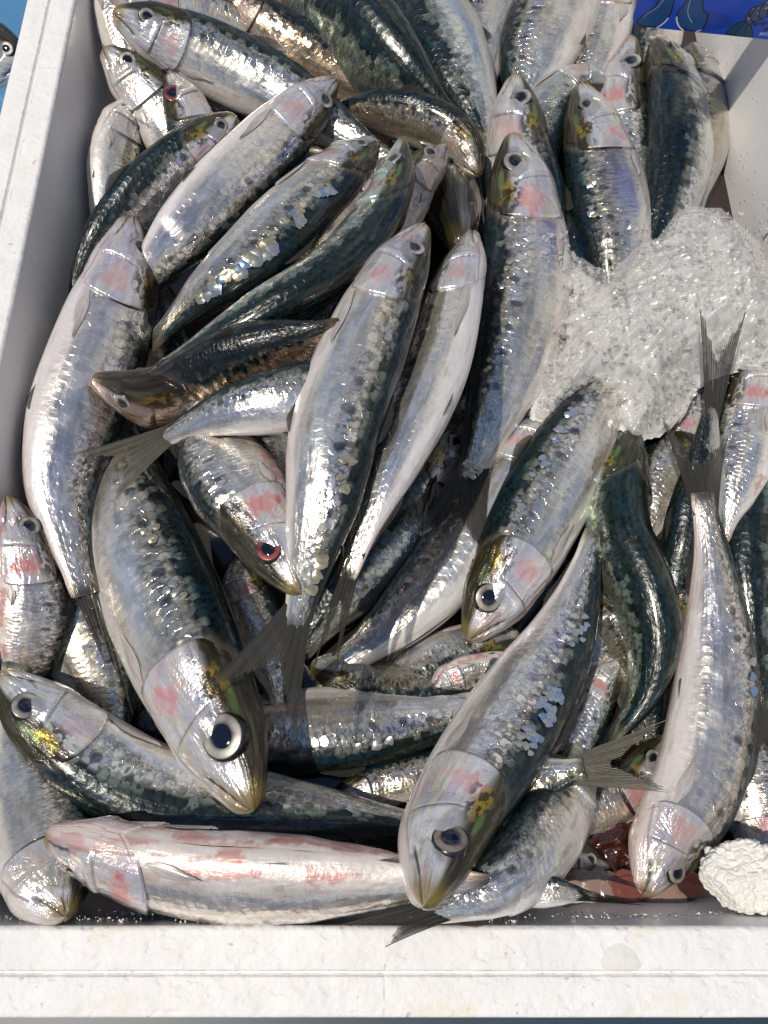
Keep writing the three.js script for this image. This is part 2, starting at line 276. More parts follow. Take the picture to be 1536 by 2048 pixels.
makeSkin(8000, { gold: 0.8, blue: 0.7, pink: 0.3, yellow: 0.8, red: 0.8, shift: -0.04 });     // 7 as 0, another fish
makeSkin(9000, { gold: 0.5, blue: 0.8, pink: 0.2, yellow: 0.6, red: 0.7, shift: -0.02 });     // 8 as 1
makeSkin(9900, { gold: 0.5, blue: 0.6, pink: 0.1, yellow: 1, red: 0.6, shift: -0.2 });        // 9 as 5
const finMat = (() => {
  const W = 256, H = 256;
  const ray = (x, y) => { const f = (y / H) * 20, k = Math.floor(f), t = Math.abs(f - k - 0.5) * 2; return [t, k, Math.sin(x / W * 190 + k) * 0.5 + 0.5]; };
  const map = dataTex(W, H, (x, y) => { const [t, k, s] = ray(x, y), n = fbm(x / 18, y / 9, 3, 3), v = lerp(0.060, 0.012, sm(0.25, 0.7, t)) * (0.65 + 0.7 * n) * (0.8 + 0.3 * s); return [v * 1.05, v, v * 0.82]; }, true);
  const al = dataTex(W, H, (x, y) => { const [t, k] = ray(x, y), u = x / W, end = 0.995 - 0.13 * h2(k, 7, 1) * h2(k, 3, 2), n = vn(x / 26, y / 5, 8); const mem = lerp(0.96, 0.62, sm(0.1, 0.75, u)) * (1 - 0.85 * sm(0.84, 1.0, u + 0.2 * (n - 0.5))); const v = (t < 0.55 ? 1 : mem) * (u < end ? 1 : 0); return [v, v, v]; }, false);
  const bp = dataTex(W, H, (x, y) => { const [t, k, s] = ray(x, y), v = 0.75 - 0.5 * sm(0.2, 0.9, t) + 0.12 * s; return [v, v, v]; }, false);
  return (tint, al2 = al) => new THREE.MeshPhysicalMaterial({ map, alphaMap: al2, bumpMap: bp, bumpScale: 0.0005, color: tint, roughness: 0.5, clearcoat: 0.22, clearcoatRoughness: 0.2, side: THREE.DoubleSide, transparent: true });
})();
const FIN = finMat(new THREE.Color(1, 1, 1)), FINP = (() => {
  const map = dataTex(128, 64, (x, y) => { const f = (y / 64) * 7, t = Math.abs(f - Math.floor(f) - 0.5) * 2, n = fbm(x / 14, y / 5, 4, 3), v = lerp(0.52, 0.36, sm(0.5, 0.95, t)) * (0.75 + 0.5 * n) * lerp(1, 0.75, x / 128); return [v, v * 0.93, v * 0.90]; }, true);
  return new THREE.MeshPhysicalMaterial({ map, roughness: 0.4, metalness: 0.15, clearcoat: 0.6, clearcoatRoughness: 0.15, side: THREE.DoubleSide });
})();
const EYE_M = new THREE.MeshPhysicalMaterial({ vertexColors: true, roughness: 0.3, metalness: 0.4, clearcoat: 1, clearcoatRoughness: 0.03 });
const PUPIL = new THREE.MeshPhysicalMaterial({ color: new THREE.Color(0.004, 0.006, 0.014), roughness: 0.08, clearcoat: 1, clearcoatRoughness: 0.02 });
const SLIT = new THREE.MeshPhysicalMaterial({ color: new THREE.Color(0.03, 0.006, 0.008), roughness: 0.3, clearcoat: 0.6 });
const SCALE_M = [[0.44, 0.45, 0.44], [0.46, 0.41, 0.28], [0.20, 0.34, 0.56], [0.36, 0.43, 0.54]].map((c) => new THREE.MeshPhysicalMaterial({ color: new THREE.Color(...c), metalness: 0.7, roughness: 0.28, clearcoat: 1, clearcoatRoughness: 0.08, side: THREE.DoubleSide }));

// ---------------------------------------------------------------- sardine body
const KU = [0, 0.012, 0.035, 0.07, 0.12, 0.18, 0.25, 0.35, 0.45, 0.55, 0.65, 0.75, 0.85, 0.93, 0.972, 1];
const KD = [0.05, 0.20, 0.33, 0.48, 0.64, 0.74, 0.87, 0.96, 1.0, 0.97, 0.87, 0.70, 0.48, 0.33, 0.30, 0.27];
const KV = [0.05, 0.25, 0.39, 0.56, 0.75, 0.86, 0.97, 1.02, 1.02, 0.95, 0.82, 0.63, 0.42, 0.31, 0.29, 0.26];
const KB = [0.05, 0.25, 0.40, 0.55, 0.72, 0.83, 0.92, 0.97, 1.0, 0.95, 0.83, 0.63, 0.39, 0.22, 0.13, 0.02];
function prof(K, u) { u = clamp(u); let i = 0; while (i < KU.length - 2 && KU[i + 1] < u) i++; const t = (u - KU[i]) / (KU[i + 1] - KU[i]), sl = (k) => { const a = Math.max(0, k - 1), b = Math.min(KU.length - 1, k + 1); return (K[b] - K[a]) / (KU[b] - KU[a]); }, h = KU[i + 1] - KU[i]; const t2 = t * t, t3 = t2 * t; return (2 * t3 - 3 * t2 + 1) * K[i] + (t3 - 2 * t2 + t) * h * sl(i) + (-2 * t3 + 3 * t2) * K[i + 1] + (t3 - t2) * h * sl(i + 1); }

// how high the heap already is (top surface on a 2 mm grid)
const HX0 = -0.6, HZ0 = -0.66, HC = 0.002, HNX = 480, HNZ = 380, HM = new Float32Array(HNX * HNZ);
for (let j = 0; j < HNZ; j++) for (let i = 0; i < HNX; i++) { const x = HX0 + i * HC, z = HZ0 + j * HC; HM[j * HNX + i] = x < -0.165 ? -0.06 : -0.066 + 0.014 * sm(-0.06, 0.02, z) * sm(0.16, 0.08, x) + 0.018 * sm(-0.06, -0.14, x); }
const hcell = (x, z) => { const i = clamp(Math.round((x - HX0) / HC), 0, HNX - 1), j = clamp(Math.round((z - HZ0) / HC), 0, HNZ - 1); return j * HNX + i; };
const hm = (x, z) => HM[hcell(x, z)];

const HINT = { L: [-1, 0], R: [1, 0], U: [0, -1], D: [0, 1] };
const FISH = [];
function sardine(label, px, wpx, back, o = {}) {
  const seed = FISH.length * 13 + 5, rnd = rng(seed), hf = o.hf ?? 0.26, roll = o.roll ?? [0], NS = 160;
  const rollAt = (u) => { const f = clamp(u) * (roll.length - 1), i = Math.min(roll.length - 2, Math.floor(f)); return R(roll.length < 2 ? roll[0] : lerp(roll[i], roll[i + 1], f - i)); };
  const real = (u) => u < 0.25 ? u * hf / 0.25 : hf + (u - 0.25) * (1 - hf) / 0.75;       // skin position -> place along the spine
  const pcurve = new THREE.CatmullRomCurve3(px.map(([x, y]) => new V3(x, y, 0)), false, 'centripetal');
  const pp = pcurve.getSpacedPoints(NS), hs = new Float32Array(NS + 1).fill(-0.05);
  const C = pp.map(() => new V3()), T = pp.map(() => new V3()), D = pp.map(() => new V3()), L = pp.map(() => new V3());
  const bk = o.fat ?? lerp(0.62, 0.76, Math.pow(Math.abs(Math.sin(rollAt(0.45))), 2));
  let w = 0.016, sg = 1;
  const inv = (r) => r < hf ? r * 0.25 / hf : 0.25 + (r - hf) * 0.75 / (1 - hf);
  function frames() {
    for (let i = 0; i <= NS; i++) C[i].copy(at(pp[i].x, pp[i].y, hs[i]));
    let dot = 0; const hint = HINT[back];
    for (let i = 0; i <= NS; i++) {
      T[i].copy(C[Math.min(NS, i + 1)]).sub(C[Math.max(0, i - 1)]).normalize();
      const up = new V3(0, 1, 0).multiplyScalar(0.45).addScaledVector(EYE.clone().sub(C[i]).normalize(), 0.55); up.addScaledVector(T[i], -up.dot(T[i])).normalize();
      L[i].copy(up); D[i].crossVectors(T[i], up).normalize(); dot += D[i].x * hint[0] + D[i].z * hint[1];
    }
    sg = dot > 0 ? 1 : -1;
    for (let i = 0; i <= NS; i++) { const s = D[i].clone().multiplyScalar(sg), up = L[i].clone(), r = rollAt(i / NS), c = Math.cos(r), n = Math.sin(r); D[i].copy(s).multiplyScalar(c).addScaledVector(up, n); L[i].copy(up).multiplyScalar(c).addScaledVector(s, -n); }
    const m = C[Math.round(NS * 0.42)]; w = wpx * (m.clone().sub(EYE).dot(CF)) / FPX / Math.max(0.74, Math.hypot(Math.cos(rollAt(0.45)), bk * Math.sin(rollAt(0.45))));
  }
  // settle on the heap
  const NK = 32;
  for (let it = 0; it < 3; it++) {
    frames();
    const req = [];
    for (let k = 0; k <= NK; k++) {
      const i = Math.round(k / NK * NS), u = inv(k / NK), r = rollAt(k / NK), a = w * prof(KD, u), b = w * bk * prof(KB, u), Vv = Math.hypot(b * Math.cos(r), a * Math.sin(r)), Hh = Math.hypot(a * Math.cos(r), b * Math.sin(r));
      const s = new V3().crossVectors(T[i], new V3(0, 1, 0)).normalize(); let top = -9, sum = 0, n = 0;
      for (let q = -4; q <= 4; q++) { const f = q / 4.6, x = C[i].x + s.x * Hh * f, z = C[i].z + s.z * Hh * f, h = hm(x, z) + Vv * Math.sqrt(1 - f * f); top = Math.max(top, h); sum += h; n++; }
      let rq = lerp(top, sum / n, 0.4) - (o.pen ?? 0.58) * Vv;
      if (!o.out) {                                   // stay inside the foam walls
        const dr = C[i].clone().sub(EYE).divideScalar(EYE.y - C[i].y), ex = Hh * Math.abs(s.x) + 0.002, ez = Hh * Math.abs(s.z) + 0.001;
        const dn = 0.07 * Math.max(0, -C[i].y);
        if (dr.x < 0) rq = Math.max(rq, EYE.y - (-(BX0 + dn) - ex) / -dr.x);
        if (dr.x > 0) rq = Math.max(rq, EYE.y - (BX1 - dn - ex) / dr.x);
        if (dr.z > 0) rq = Math.max(rq, Math.min(0, EYE.y - (BZ1 - dn - ez) / dr.z));
      }
      req.push(rq);
    }
    if (o.deep !== undefined) req.fill(o.deep);
    // a stiff fish: the gentlest parabola that rests on what lies below
    const c = new Array(NK + 1), wt = new Array(NK + 1).fill(1); let viol = 0;
    for (let q = 0; q < 14; q++) {
      const A = [[0, 0, 0, 0], [0, 0.30 * NK, 0, 0], [0, 0, 0.6 * NK, 0]];
      for (let k = 0; k <= NK; k++) { const t = k / NK * 2 - 1, b = [1, t, t * t - 0.333]; for (let m = 0; m < 3; m++) { for (let n = 0; n < 3; n++) A[m][n] += wt[k] * b[m] * b[n]; A[m][3] += wt[k] * b[m] * req[k]; } }
      for (let m = 0; m < 3; m++) { for (let n = 0; n < 3; n++) if (n !== m) { const f = A[n][m] / A[m][m]; for (let e = m; e < 4; e++) A[n][e] -= f * A[m][e]; } }
      viol = 0;
      for (let k = 0; k <= NK; k++) { const t = k / NK * 2 - 1; c[k] = A[0][3] / A[0][0] + A[1][3] / A[1][1] * t + A[2][3] / A[2][2] * (t * t - 0.333); const v = req[k] - c[k]; viol = Math.max(viol, v); if (v > 0.001) wt[k] *= 1.5; }
    }
    for (let k = 0; k <= NK; k++) c[k] += 0.6 * Math.max(0, viol - 0.002);
    for (let i = 0; i <= NS; i++) { const f = i / NS * NK, k = Math.min(NK - 1, Math.floor(f)); let h = lerp(c[k], c[k + 1], f - k); if (o.dh) { const g = i / NS * (o.dh.length - 1), m = Math.min(o.dh.length - 2, Math.floor(g)); h += o.dh.length < 2 ? o.dh[0] : lerp(o.dh[m], o.dh[m + 1], g - m); } hs[i] = h; }
  }
  frames();
  const len = C.reduce((s, p, i) => i ? s + p.distanceTo(C[i - 1]) : 0, 0);
  const fr = (u) => { const f = clamp(real(u)) * NS, i = Math.min(NS - 1, Math.floor(f)), t = f - i; return [i, t]; };
  const va = new V3(), vd = new V3(), vl = new V3();
  function surf(u, ph, off = 0) {
    const [i, t] = fr(u); va.lerpVectors(C[i], C[i + 1], t); vd.lerpVectors(D[i], D[i + 1], t); vl.lerpVectors(L[i], L[i + 1], t);
    const c = Math.cos(ph), s = Math.sin(ph), aph = Math.abs(ph), mouth = u < 0.09 ? -0.0011 * sm(0.13, 0.03, Math.abs(aph - (1.80 + 5.6 * u))) * sm(0.088, 0.07, u) * sm(0, 0.01, u) : 0, a = w * (c > 0 ? prof(KD, u) : prof(KV, u)), b = w * bk * prof(KB, u);
    const nc = c / Math.max(a, 1e-4), nsn = s / Math.max(b, 1e-4), nl = Math.hypot(nc, nsn);
    const lump = 0.0011 * (fbm(u * 9, ph * 1.1 + 9, seed, 2) - 0.5) * sm(0.25, 0.4, u) * sm(1, 0.85, u) + mouth + off;
    return va.clone().addScaledVector(vd, c * a + lump * nc / nl).addScaledVector(vl, s * b + lump * nsn / nl);
  }
  const fish = thing('sardine', label, 'sardine', 'sardines heaped in the foam box');
  const base = C[Math.round(NS * 0.5)].clone(); fish.position.copy(base);
  const add = (name, g, m, parent = fish) => { if (parent === fish) g.translate(-base.x, -base.y, -base.z); return part(name, g, m, parent); };
  const tint = o.tint ?? [1, 1, 1], mat = SKIN[o.skin ?? 0];
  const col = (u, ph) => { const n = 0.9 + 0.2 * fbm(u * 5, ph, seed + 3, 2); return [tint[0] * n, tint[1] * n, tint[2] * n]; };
  const flip = sg < 0, nv = 56;
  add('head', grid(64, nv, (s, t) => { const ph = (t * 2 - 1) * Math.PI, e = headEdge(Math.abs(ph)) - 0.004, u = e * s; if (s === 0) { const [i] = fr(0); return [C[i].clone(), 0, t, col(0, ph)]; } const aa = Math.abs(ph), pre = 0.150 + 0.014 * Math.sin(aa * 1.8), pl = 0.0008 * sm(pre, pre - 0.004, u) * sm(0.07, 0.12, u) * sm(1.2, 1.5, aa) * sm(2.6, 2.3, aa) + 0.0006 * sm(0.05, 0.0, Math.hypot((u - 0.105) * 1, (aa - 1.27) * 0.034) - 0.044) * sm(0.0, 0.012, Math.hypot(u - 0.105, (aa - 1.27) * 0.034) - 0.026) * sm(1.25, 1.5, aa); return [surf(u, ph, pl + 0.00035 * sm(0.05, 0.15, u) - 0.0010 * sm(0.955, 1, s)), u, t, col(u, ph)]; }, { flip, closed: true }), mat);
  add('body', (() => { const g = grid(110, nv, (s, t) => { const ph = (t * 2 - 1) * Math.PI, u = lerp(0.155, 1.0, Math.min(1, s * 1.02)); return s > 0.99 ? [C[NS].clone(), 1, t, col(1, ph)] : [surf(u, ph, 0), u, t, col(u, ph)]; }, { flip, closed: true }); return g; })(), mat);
  // gill covers and upper jaws, on both cheeks
  for (const sd of [1, -1]) {
    if (sd < 0 && Math.abs(roll[0]) < 35) continue;
    const f2 = sd > 0 ? flip : !flip, gill = o.gape ?? 0.0007;
    add('gill_cover', grid(16, 18, (s, t) => { const a = lerp(0.72, 2.62, t), e = headEdge(a) + 0.006, s1 = Math.min(1, s * 1.07), u = lerp(0.142 + 0.012 * Math.sin(a * 1.8), e, s1), ed = sm(0, 0.12, t) * sm(1, 0.86, t); const off = s > 0.98 ? -0.0004 : (0.0006 + gill * sm(0, 1, s1)) * ed - 0.0002; const ph = sd * a; return [surf(u, ph, off), Math.min(u, headEdge(a) - 0.002), (ph / Math.PI + 1) / 2, col(u, ph)]; }, { flip: f2 }), mat);
    add('upper_jaw', grid(12, 6, (s, t) => { const u = lerp(0.006, 0.092, s), hw = lerp(0.14, 0.30, s) * Math.sqrt(Math.max(0, 1 - Math.pow(Math.max(0, s - 0.7) / 0.3, 2))), a = 1.44 + u * 4.4 + (t * 2 - 1) * hw, b = (1 - Math.pow(t * 2 - 1, 4)); const ph = sd * a; return [surf(u, ph, 0.0008 * b - 0.0001), u, (ph / Math.PI + 1) / 2, col(u, ph)]; }, { flip: f2 }), mat);
    if (!o.noEye) {
      const u = o.eyeU ?? 0.106, a = sd * (o.eyeA ?? 1.27), p = surf(u, a, 0), [i] = fr(u), n = surf(u, a, 0.003).sub(p).normalize().multiplyScalar(0.8).addScaledVector(L[i], sd * 0.6).addScaledVector(T[i], -0.14).normalize(), ax = T[i].clone().addScaledVector(n, -T[i].dot(n)).normalize(), ay = new V3().crossVectors(n, ax);
      const r = (o.eyeR ?? 0.155) * 0.86 * hf * len, red = o.redEye ? 1 : 0, e0 = p.clone().addScaledVector(n, -0.01 * r);
      const eg = grid(14, 36, (s, t) => {
        const q = s, th = t * 2 * Math.PI, n1 = fbm(Math.cos(th) * 2 + 5, Math.sin(th) * 2 + s * 2, seed + 8, 3), z = 0.17 * r * Math.sqrt(1 - Math.min(1, q * q * 0.98)) - (q > 0.88 ? (q - 0.88) * r * 2.2 : 0);
        const iris = sm(0.86, 0.78, q), k = (0.10 + 0.52 * n1) * (0.9 + 0.2 * sm(-1, 1, Math.cos(th - 2.2 + n1))); const dm = o.dimEye ?? 0; let cl = [k * lerp(1.02, 0.7, dm), k * lerp(0.94, 0.55, dm), k * lerp(0.84, 0.45, dm)];
        if (red) cl = [lerp(cl[0], 0.10 + 0.3 * n1, 0.85), lerp(cl[1], 0.03 * n1, 0.85), lerp(cl[2], 0.035 * n1, 0.85)];
        const inner = sm(0.42, 0.62, q) * 0.85 + 0.15, dk = [0.012, 0.011, 0.010]; cl = cl.map((v, j) => lerp(dk[j], v * inner, iris));
        return [e0.clone().addScaledVector(n, z).addScaledVector(ax, Math.cos(th) * q * r).addScaledVector(ay, Math.sin(th) * q * r * 0.94), s, t, cl];
      }, { closed: true });
      const em = add('eye', eg, EYE_M);
      const pg = grid(8, 28, (s, t) => { const th = t * 2 * Math.PI, q = s * 0.47, z = 0.17 * r * Math.sqrt(1 - q * q) + 0.04 * r * Math.sqrt(Math.max(0, 1 - s * s)) - 0.012 * r; return [e0.clone().addScaledVector(n, z).addScaledVector(ax, Math.cos(th) * q * r * 1.08).addScaledVector(ay, Math.sin(th) * q * r * 0.92).sub(base), s, t]; }, { closed: true });
      part('pupil', pg, PUPIL, em);
    }
    if (o.pec !== 0 && (sd > 0 || Math.abs(roll[0]) > 35)) add('pectoral_fin', grid(16, 8, (s, t) => { const wd = lerp(0.05, 0.15, sm(0, 0.35, s)) * (1 - 0.75 * sm(0.45, 1, s)), a = (o.pecA ?? 2.30) + (t * 2 - 1) * wd - 0.10 * s, u = 0.252 + s * (0.135 - 0.02 * t), b = Math.sin(Math.PI * t); const ph = sd * a; return [surf(u, ph, 0.0004 + 0.0007 * s * b + 0.0002 * Math.sin(t * 22)), s * 0.95, t * 0.96 + 0.02]; }, { flip: f2 }), FINP);
  }
  // fins of back and belly
  const fin = (name, u0, u1, ph0, h, lean) => add(name, grid(12, 5, (s, t) => { const u = lerp(u0, u1, s), b = surf(u, ph0, -0.0004), e = surf(u, ph0, 0.004), n = e.sub(b).normalize(), [i] = fr(u), hh = h * w * Math.pow(1 - s, 0.7) * sm(-0.05, 0.12, s) + 0.0006; return [b.addScaledVector(n, hh * t * (1 - lean * 0.7)).addScaledVector(T[i], hh * t * lean * 1.5), t, s]; }), FIN);
  if (o.dorsal !== 0) fin('dorsal_fin', 0.42, 0.55, (o.dorsalPh ?? 0), o.dorsal ?? 0.5, 0.8);
  if (o.anal !== 0) fin('anal_fin', 0.76, 0.92, Math.PI * 0.995, 0.2, 0.6);
  if (o.pelvic !== 0) fin('pelvic_fin', 0.50, 0.56, 2.75, 0.3, 0.9);
  // tail fin: two lobes, tips either surveyed or taken from the body's own direction
  if (o.tail !== 0) {
    const P = C[NS], t = T[NS], d = D[NS], pd = w * 0.30, tl = (o.tailLen ?? 0.17) * len;
    const tips = [1, -1].map((s, k) => { if (!o.tail) return P.clone().addScaledVector(t, tl).addScaledVector(d, s * tl * 0.42).addScaledVector(L[NS], 0.1 * tl * (k ? 1 : -0.5)); let h = P.y; const [x, y, dy] = o.tail[k]; for (let q = 0; q < 4; q++) { const p = at(x, y, h); h = Math.max(hm(p.x, p.z) + 0.003, P.y - 0.012) + (dy ?? 0); } return at(x, y, h); });
    // which tip belongs to the back side
    if (o.tail && tips[0].clone().sub(tips[1]).dot(d) < 0) tips.reverse();
    if (o.tail) for (const q of tips) q.sub(P).multiplyScalar(1.08).add(P);
    const mid = tips[0].clone().add(tips[1]).multiplyScalar(0.5), notch = P.clone().lerp(mid, o.notch ?? 0.34);
    const tg = add('tail_fin', mergeGeometries([1, -1].map((s, k) => grid(18, 20, (a, b) => {
      const f = Math.pow(b, 0.9), root = P.clone().addScaledVector(t, -0.0065 - 0.003 * b).addScaledVector(d, s * pd * b * 0.95), end = notch.clone().lerp(tips[k], Math.pow(b, 1.15));
      const ctrl = root.clone().lerp(end, 0.5).addScaledVector(t, tl * 0.05).addScaledVector(d, -s * tl * 0.03 * b);
      const p = root.multiplyScalar((1 - a) * (1 - a)).addScaledVector(ctrl, 2 * a * (1 - a)).addScaledVector(end, a * a);
      p.addScaledVector(L[NS], 0.0008 * Math.sin(b * 19) * a + 0.0012 * (1 - a));
      const g = hm(p.x, p.z) + 0.0012; if (p.y < g && !o.tailFree) p.y = Math.min(g, p.y + 0.03);
      return [p, a, b * 0.98 + 0.01];
    }))), o.tailTint ? finMat(new THREE.Color(...o.tailTint)) : FIN);
  }
  // an open, dark gill slit: [shift, from, to, thickness]
  if (o.slit) { const [du, a0, a1, r] = o.slit; add('gill_slit', grid(24, 8, (s, t) => { const a = lerp(a0, a1, s), th = t * 2 * Math.PI, e = headEdge(a) + du, k = r * Math.sin(Math.PI * s) ** 0.6; const p = surf(e + Math.cos(th) * k / len, a, 0.0004 + Math.sin(th) * 0.0006); return [p, s, t]; }, { closed: true }), SLIT); }
  // loose scales still clinging to the skin: [count, u0, u1, a0, a1, tones]
  for (const [n, u0, u1, a0, a1, tones] of o.scales ?? []) for (let k = 0; k < n; k++) {
    const u = lerp(u0, u1, clamp((k + rnd()) / n * 0.5 + 0.5 * h2(k >> 2, n, seed) + 0.06 * (rnd() - 0.5))), a = lerp(a0, a1, rnd()), p = surf(u, a, 0.0005 + 0.0003 * rnd()), p2 = surf(u, a, 0.004), nn = p2.sub(p).normalize().addScaledVector(new V3(rnd() - 0.5, rnd() - 0.5, rnd() - 0.5), 0.38).normalize(), ax = new V3().crossVectors(nn, new V3(0.3, 0.2, 1)).normalize(), ay = new V3().crossVectors(nn, ax), r = (0.0011 + 0.0012 * rnd()) * (o.sr ?? 1);
    add('scale', grid(3, 9, (s, t) => { const th = t * 2 * Math.PI, q = s * r * (1 + 0.16 * Math.sin(th * 3 + k * 1.7) + 0.09 * Math.sin(th * 5 + k)); return [p.clone().addScaledVector(ax, Math.cos(th) * q).addScaledVector(ay, Math.sin(th) * q * 0.86).addScaledVector(nn, -0.14 * s * s * r + 0.0003), s, t]; }, { closed: true }), SCALE_M[tones[Math.floor(rnd() * tones.length)]]);
  }
  // the heap grows
  if (o.deep === undefined)
  for (let i = 0; i <= NS; i++) {
    const u = inv(i / NS), r = rollAt(i / NS), a = w * (prof(KD, u) + prof(KV, u)) / 2, b = w * bk * prof(KB, u), Vv = Math.hypot(b * Math.cos(r), a * Math.sin(r)), Hh = Math.hypot(a * Math.cos(r), b * Math.sin(r)), s = new V3().crossVectors(T[i], new V3(0, 1, 0)).normalize(), m = Math.ceil(Hh / HC * 1.3);
    for (let q = -m; q <= m; q++) { const f = q / m * 0.97, k = hcell(C[i].x + s.x * Hh * f, C[i].z + s.z * Hh * f); HM[k] = Math.max(HM[k], C[i].y + Vv * Math.sqrt(1 - f * f)); }
  }
  FISH.push({ label, C: C.map((p) => p.clone()), w });
  return fish;
}
const DARK = [0.75, 0.8, 0.8];
// ---------------------------------------------------------------- the heap, from the bottom up
const Fz = sardine;
// deep in the gaps
const deep = [[[[1385, 90], [1400, 260], [1390, 430]], 'L'], [[[420, 330], [330, 440], [250, 560]], 'L'], [[[480, 660], [580, 640], [700, 560]], 'D'], [[[430, 720], [560, 660], [680, 600]], 'U'], [[[480, 1660], [640, 1665], [840, 1660]], 'D'], [[[900, 760], [860, 880], [800, 1000]], 'L'], [[[300, 1650], [480, 1668], [660, 1668]], 'D'], [[[440, 290], [520, 250], [640, 190]], 'U'], [[[260, 200], [240, 420], [200, 640]], 'L'], [[[240, 480], [330, 700], [360, 900]], 'R'], [[[860, 240], [760, 420], [640, 560]], 'U'], [[[560, 780], [520, 960], [480, 1180]], 'R'], [[[760, 860], [860, 1040], [960, 1240]], 'R'], [[[1150, 1150], [1260, 1320], [1300, 1520]], 'R'], [[[1120, 1640], [1260, 1640], [1420, 1640]], 'U'], [[[1400, 1100], [1300, 1250], [1180, 1330]], 'L'], [[[1060, 340], [1130, 560], [1140, 800]], 'R'], [[[180, 1340], [330, 1440], [520, 1380]], 'D'], [[[900, 820], [1080, 840], [1280, 900]], 'D'], [[[620, 1330], [800, 1380], [1000, 1330]], 'D'], [[[880, 180], [900, 330], [960, 480]], 'R'], [[[1280, 1660], [1420, 1560], [1520, 1420]], 'R'], [[[360, 160], [440, 330], [520, 480]], 'R'], [[[1330, 860], [1420, 1000], [1480, 1160]], 'R'], [[[700, 380], [560, 560], [420, 700]], 'D'], [[[40, 1400], [140, 1560], [300, 1640]], 'D'], [[[700, 1560], [860, 1570], [1020, 1560]], 'D']];
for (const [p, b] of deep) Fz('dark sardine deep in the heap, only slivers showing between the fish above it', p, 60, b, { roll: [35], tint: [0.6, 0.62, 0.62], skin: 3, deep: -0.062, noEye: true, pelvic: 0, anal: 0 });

// back row, under the card and at the far end
Fz('sardine along the far end of the left wall, mostly covered by the top left fish', [[238, -110], [236, 0], [262, 120], [300, 260]], 48, 'R', { skin: 2, noEye: true, max: -0.05 });
Fz('silver sardine behind the top left fish, its eye cut by the top frame edge', [[205, -28], [300, 8], [400, 40], [500, 84], [610, 170]], 66, 'U', { skin: 0, roll: [-8], hf: 0.3, max: -0.04 });
Fz('brownish sardine with a pink belly line under the two dark fish at top centre', [[420, -40], [540, 62], [660, 138], [790, 205], [840, 240]], 58, 'U', { skin: 3, tint: [0.8, 0.66, 0.56], roll: [15], tail: 0, max: -0.05 });
Fz('grey sardine at the top edge between the dark green and broad silver fish', [[1010, -130], [985, -10], [960, 110], [955, 250]], 62, 'L', { skin: 2, roll: [5], tail: 0, tint: [0.85, 0.85, 0.88], max: -0.055 });
Fz('pinkish silver sardine at the top edge just left of the blue card', [[1250, -110], [1222, 0], [1190, 110], [1150, 240]], 56, 'L', { skin: 0, roll: [-10], hf: 0.4, tail: 0, max: -0.06 });
Fz('sardine below the edge of the blue card, belly towards the right wall', [[1330, -70], [1318, 20], [1308, 110], [1300, 240]], 52, 'L', { skin: 0, roll: [10], tail: 0, max: -0.075 });
Fz('broad silver sardine at the top edge with its pectoral fin showing on the right', [[1165, -150], [1115, 0], [1070, 120], [1030, 240]], 86, 'L', { skin: 0, roll: [-5], hf: 0.33, tail: 0, max: -0.045 });
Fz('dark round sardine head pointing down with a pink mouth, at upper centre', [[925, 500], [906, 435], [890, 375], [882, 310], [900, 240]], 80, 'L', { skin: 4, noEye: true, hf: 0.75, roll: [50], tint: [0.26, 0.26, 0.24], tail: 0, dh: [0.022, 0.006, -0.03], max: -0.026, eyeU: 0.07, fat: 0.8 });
Fz('dark back sardine running from the top edge beside the broad silver one', [[770, -120], [850, 10], [915, 130], [962, 230], [985, 300]], 82, 'L', { skin: 5, roll: [22], hf: 0.22, tail: 0, max: -0.04, tint: [0.9, 0.95, 0.95] });
Fz('dark green sardine with a pale line along its back at top centre', [[520, -110], [630, 0], [735, 95], [835, 190], [920, 262]], 84, 'R', { skin: 5, roll: [60], tail: 0, dorsal: 0.5, max: -0.032, tint: [0.8, 0.95, 0.85] });
Fz('brown backed sardine lying crosswise below the dark green fish, top centre', [[958, 352], [925, 285], [840, 240], [740, 225], [630, 230]], 46, 'U', { skin: 3, noEye: true, roll: [35], tint: [0.8, 0.72, 0.66], tail: 0, max: -0.038 });

// left wall, upper
Fz('pale belly of a sardine wedged against the left wall above the dark curved fish', [[258, 200], [236, 300], [222, 400], [205, 520]], 48, 'R', { skin: 6, roll: [-40], noEye: true, tail: 0, max: -0.07 });
Fz('sardine with a yellowish snout pointing up left, touching the left wall', [[206, 96], [262, 150], [330, 232], [390, 330], [430, 440]], 66, 'R', { skin: 6, hf: 0.36, roll: [5], max: -0.045, tail: 0, eyeU: 0.108, eyeR: 0.16 });
Fz('small sardine head with a blood red eye under the top left fish', [[338, 148], [368, 215], [400, 300], [440, 400]], 56, 'L', { skin: 6, hf: 0.42, roll: [12], redEye: true, tail: 0, max: -0.04, eyeR: 0.22, eyeA: 1.1, eyeU: 0.125 });
Fz('long sardine at top left, snout by the wall, tail under the bright silver fish', [[224, 26], [320, 66], [440, 124], [580, 200], [690, 270], [790, 330]], 70, 'U', { skin: 2, hf: 0.25, roll: [12], max: -0.028, eyeR: 0.13 });
Fz('dark curved sardine following the left wall, head at its upper right end', [[474, 232], [400, 295], [318, 372], [235, 462], [172, 560], [142, 660]], 58, 'U', { skin: 5, hf: 0.22, roll: [28, 40, 60], max: -0.03, tail: 0, eyeU: 0.09, pink: 1 });
Fz('bright silver sardine with its head up against the top left fish, belly to the left', [[672, 160], [600, 235], [500, 332], [400, 432], [310, 532], [230, 650]], 70, 'D', { skin: 2, hf: 0.23, roll: [-10], max: -0.018, tail: 0, dh: [0, 0, 0, -0.024], tint: [1.06, 1.04, 1.06], eyeA: 1.2 });
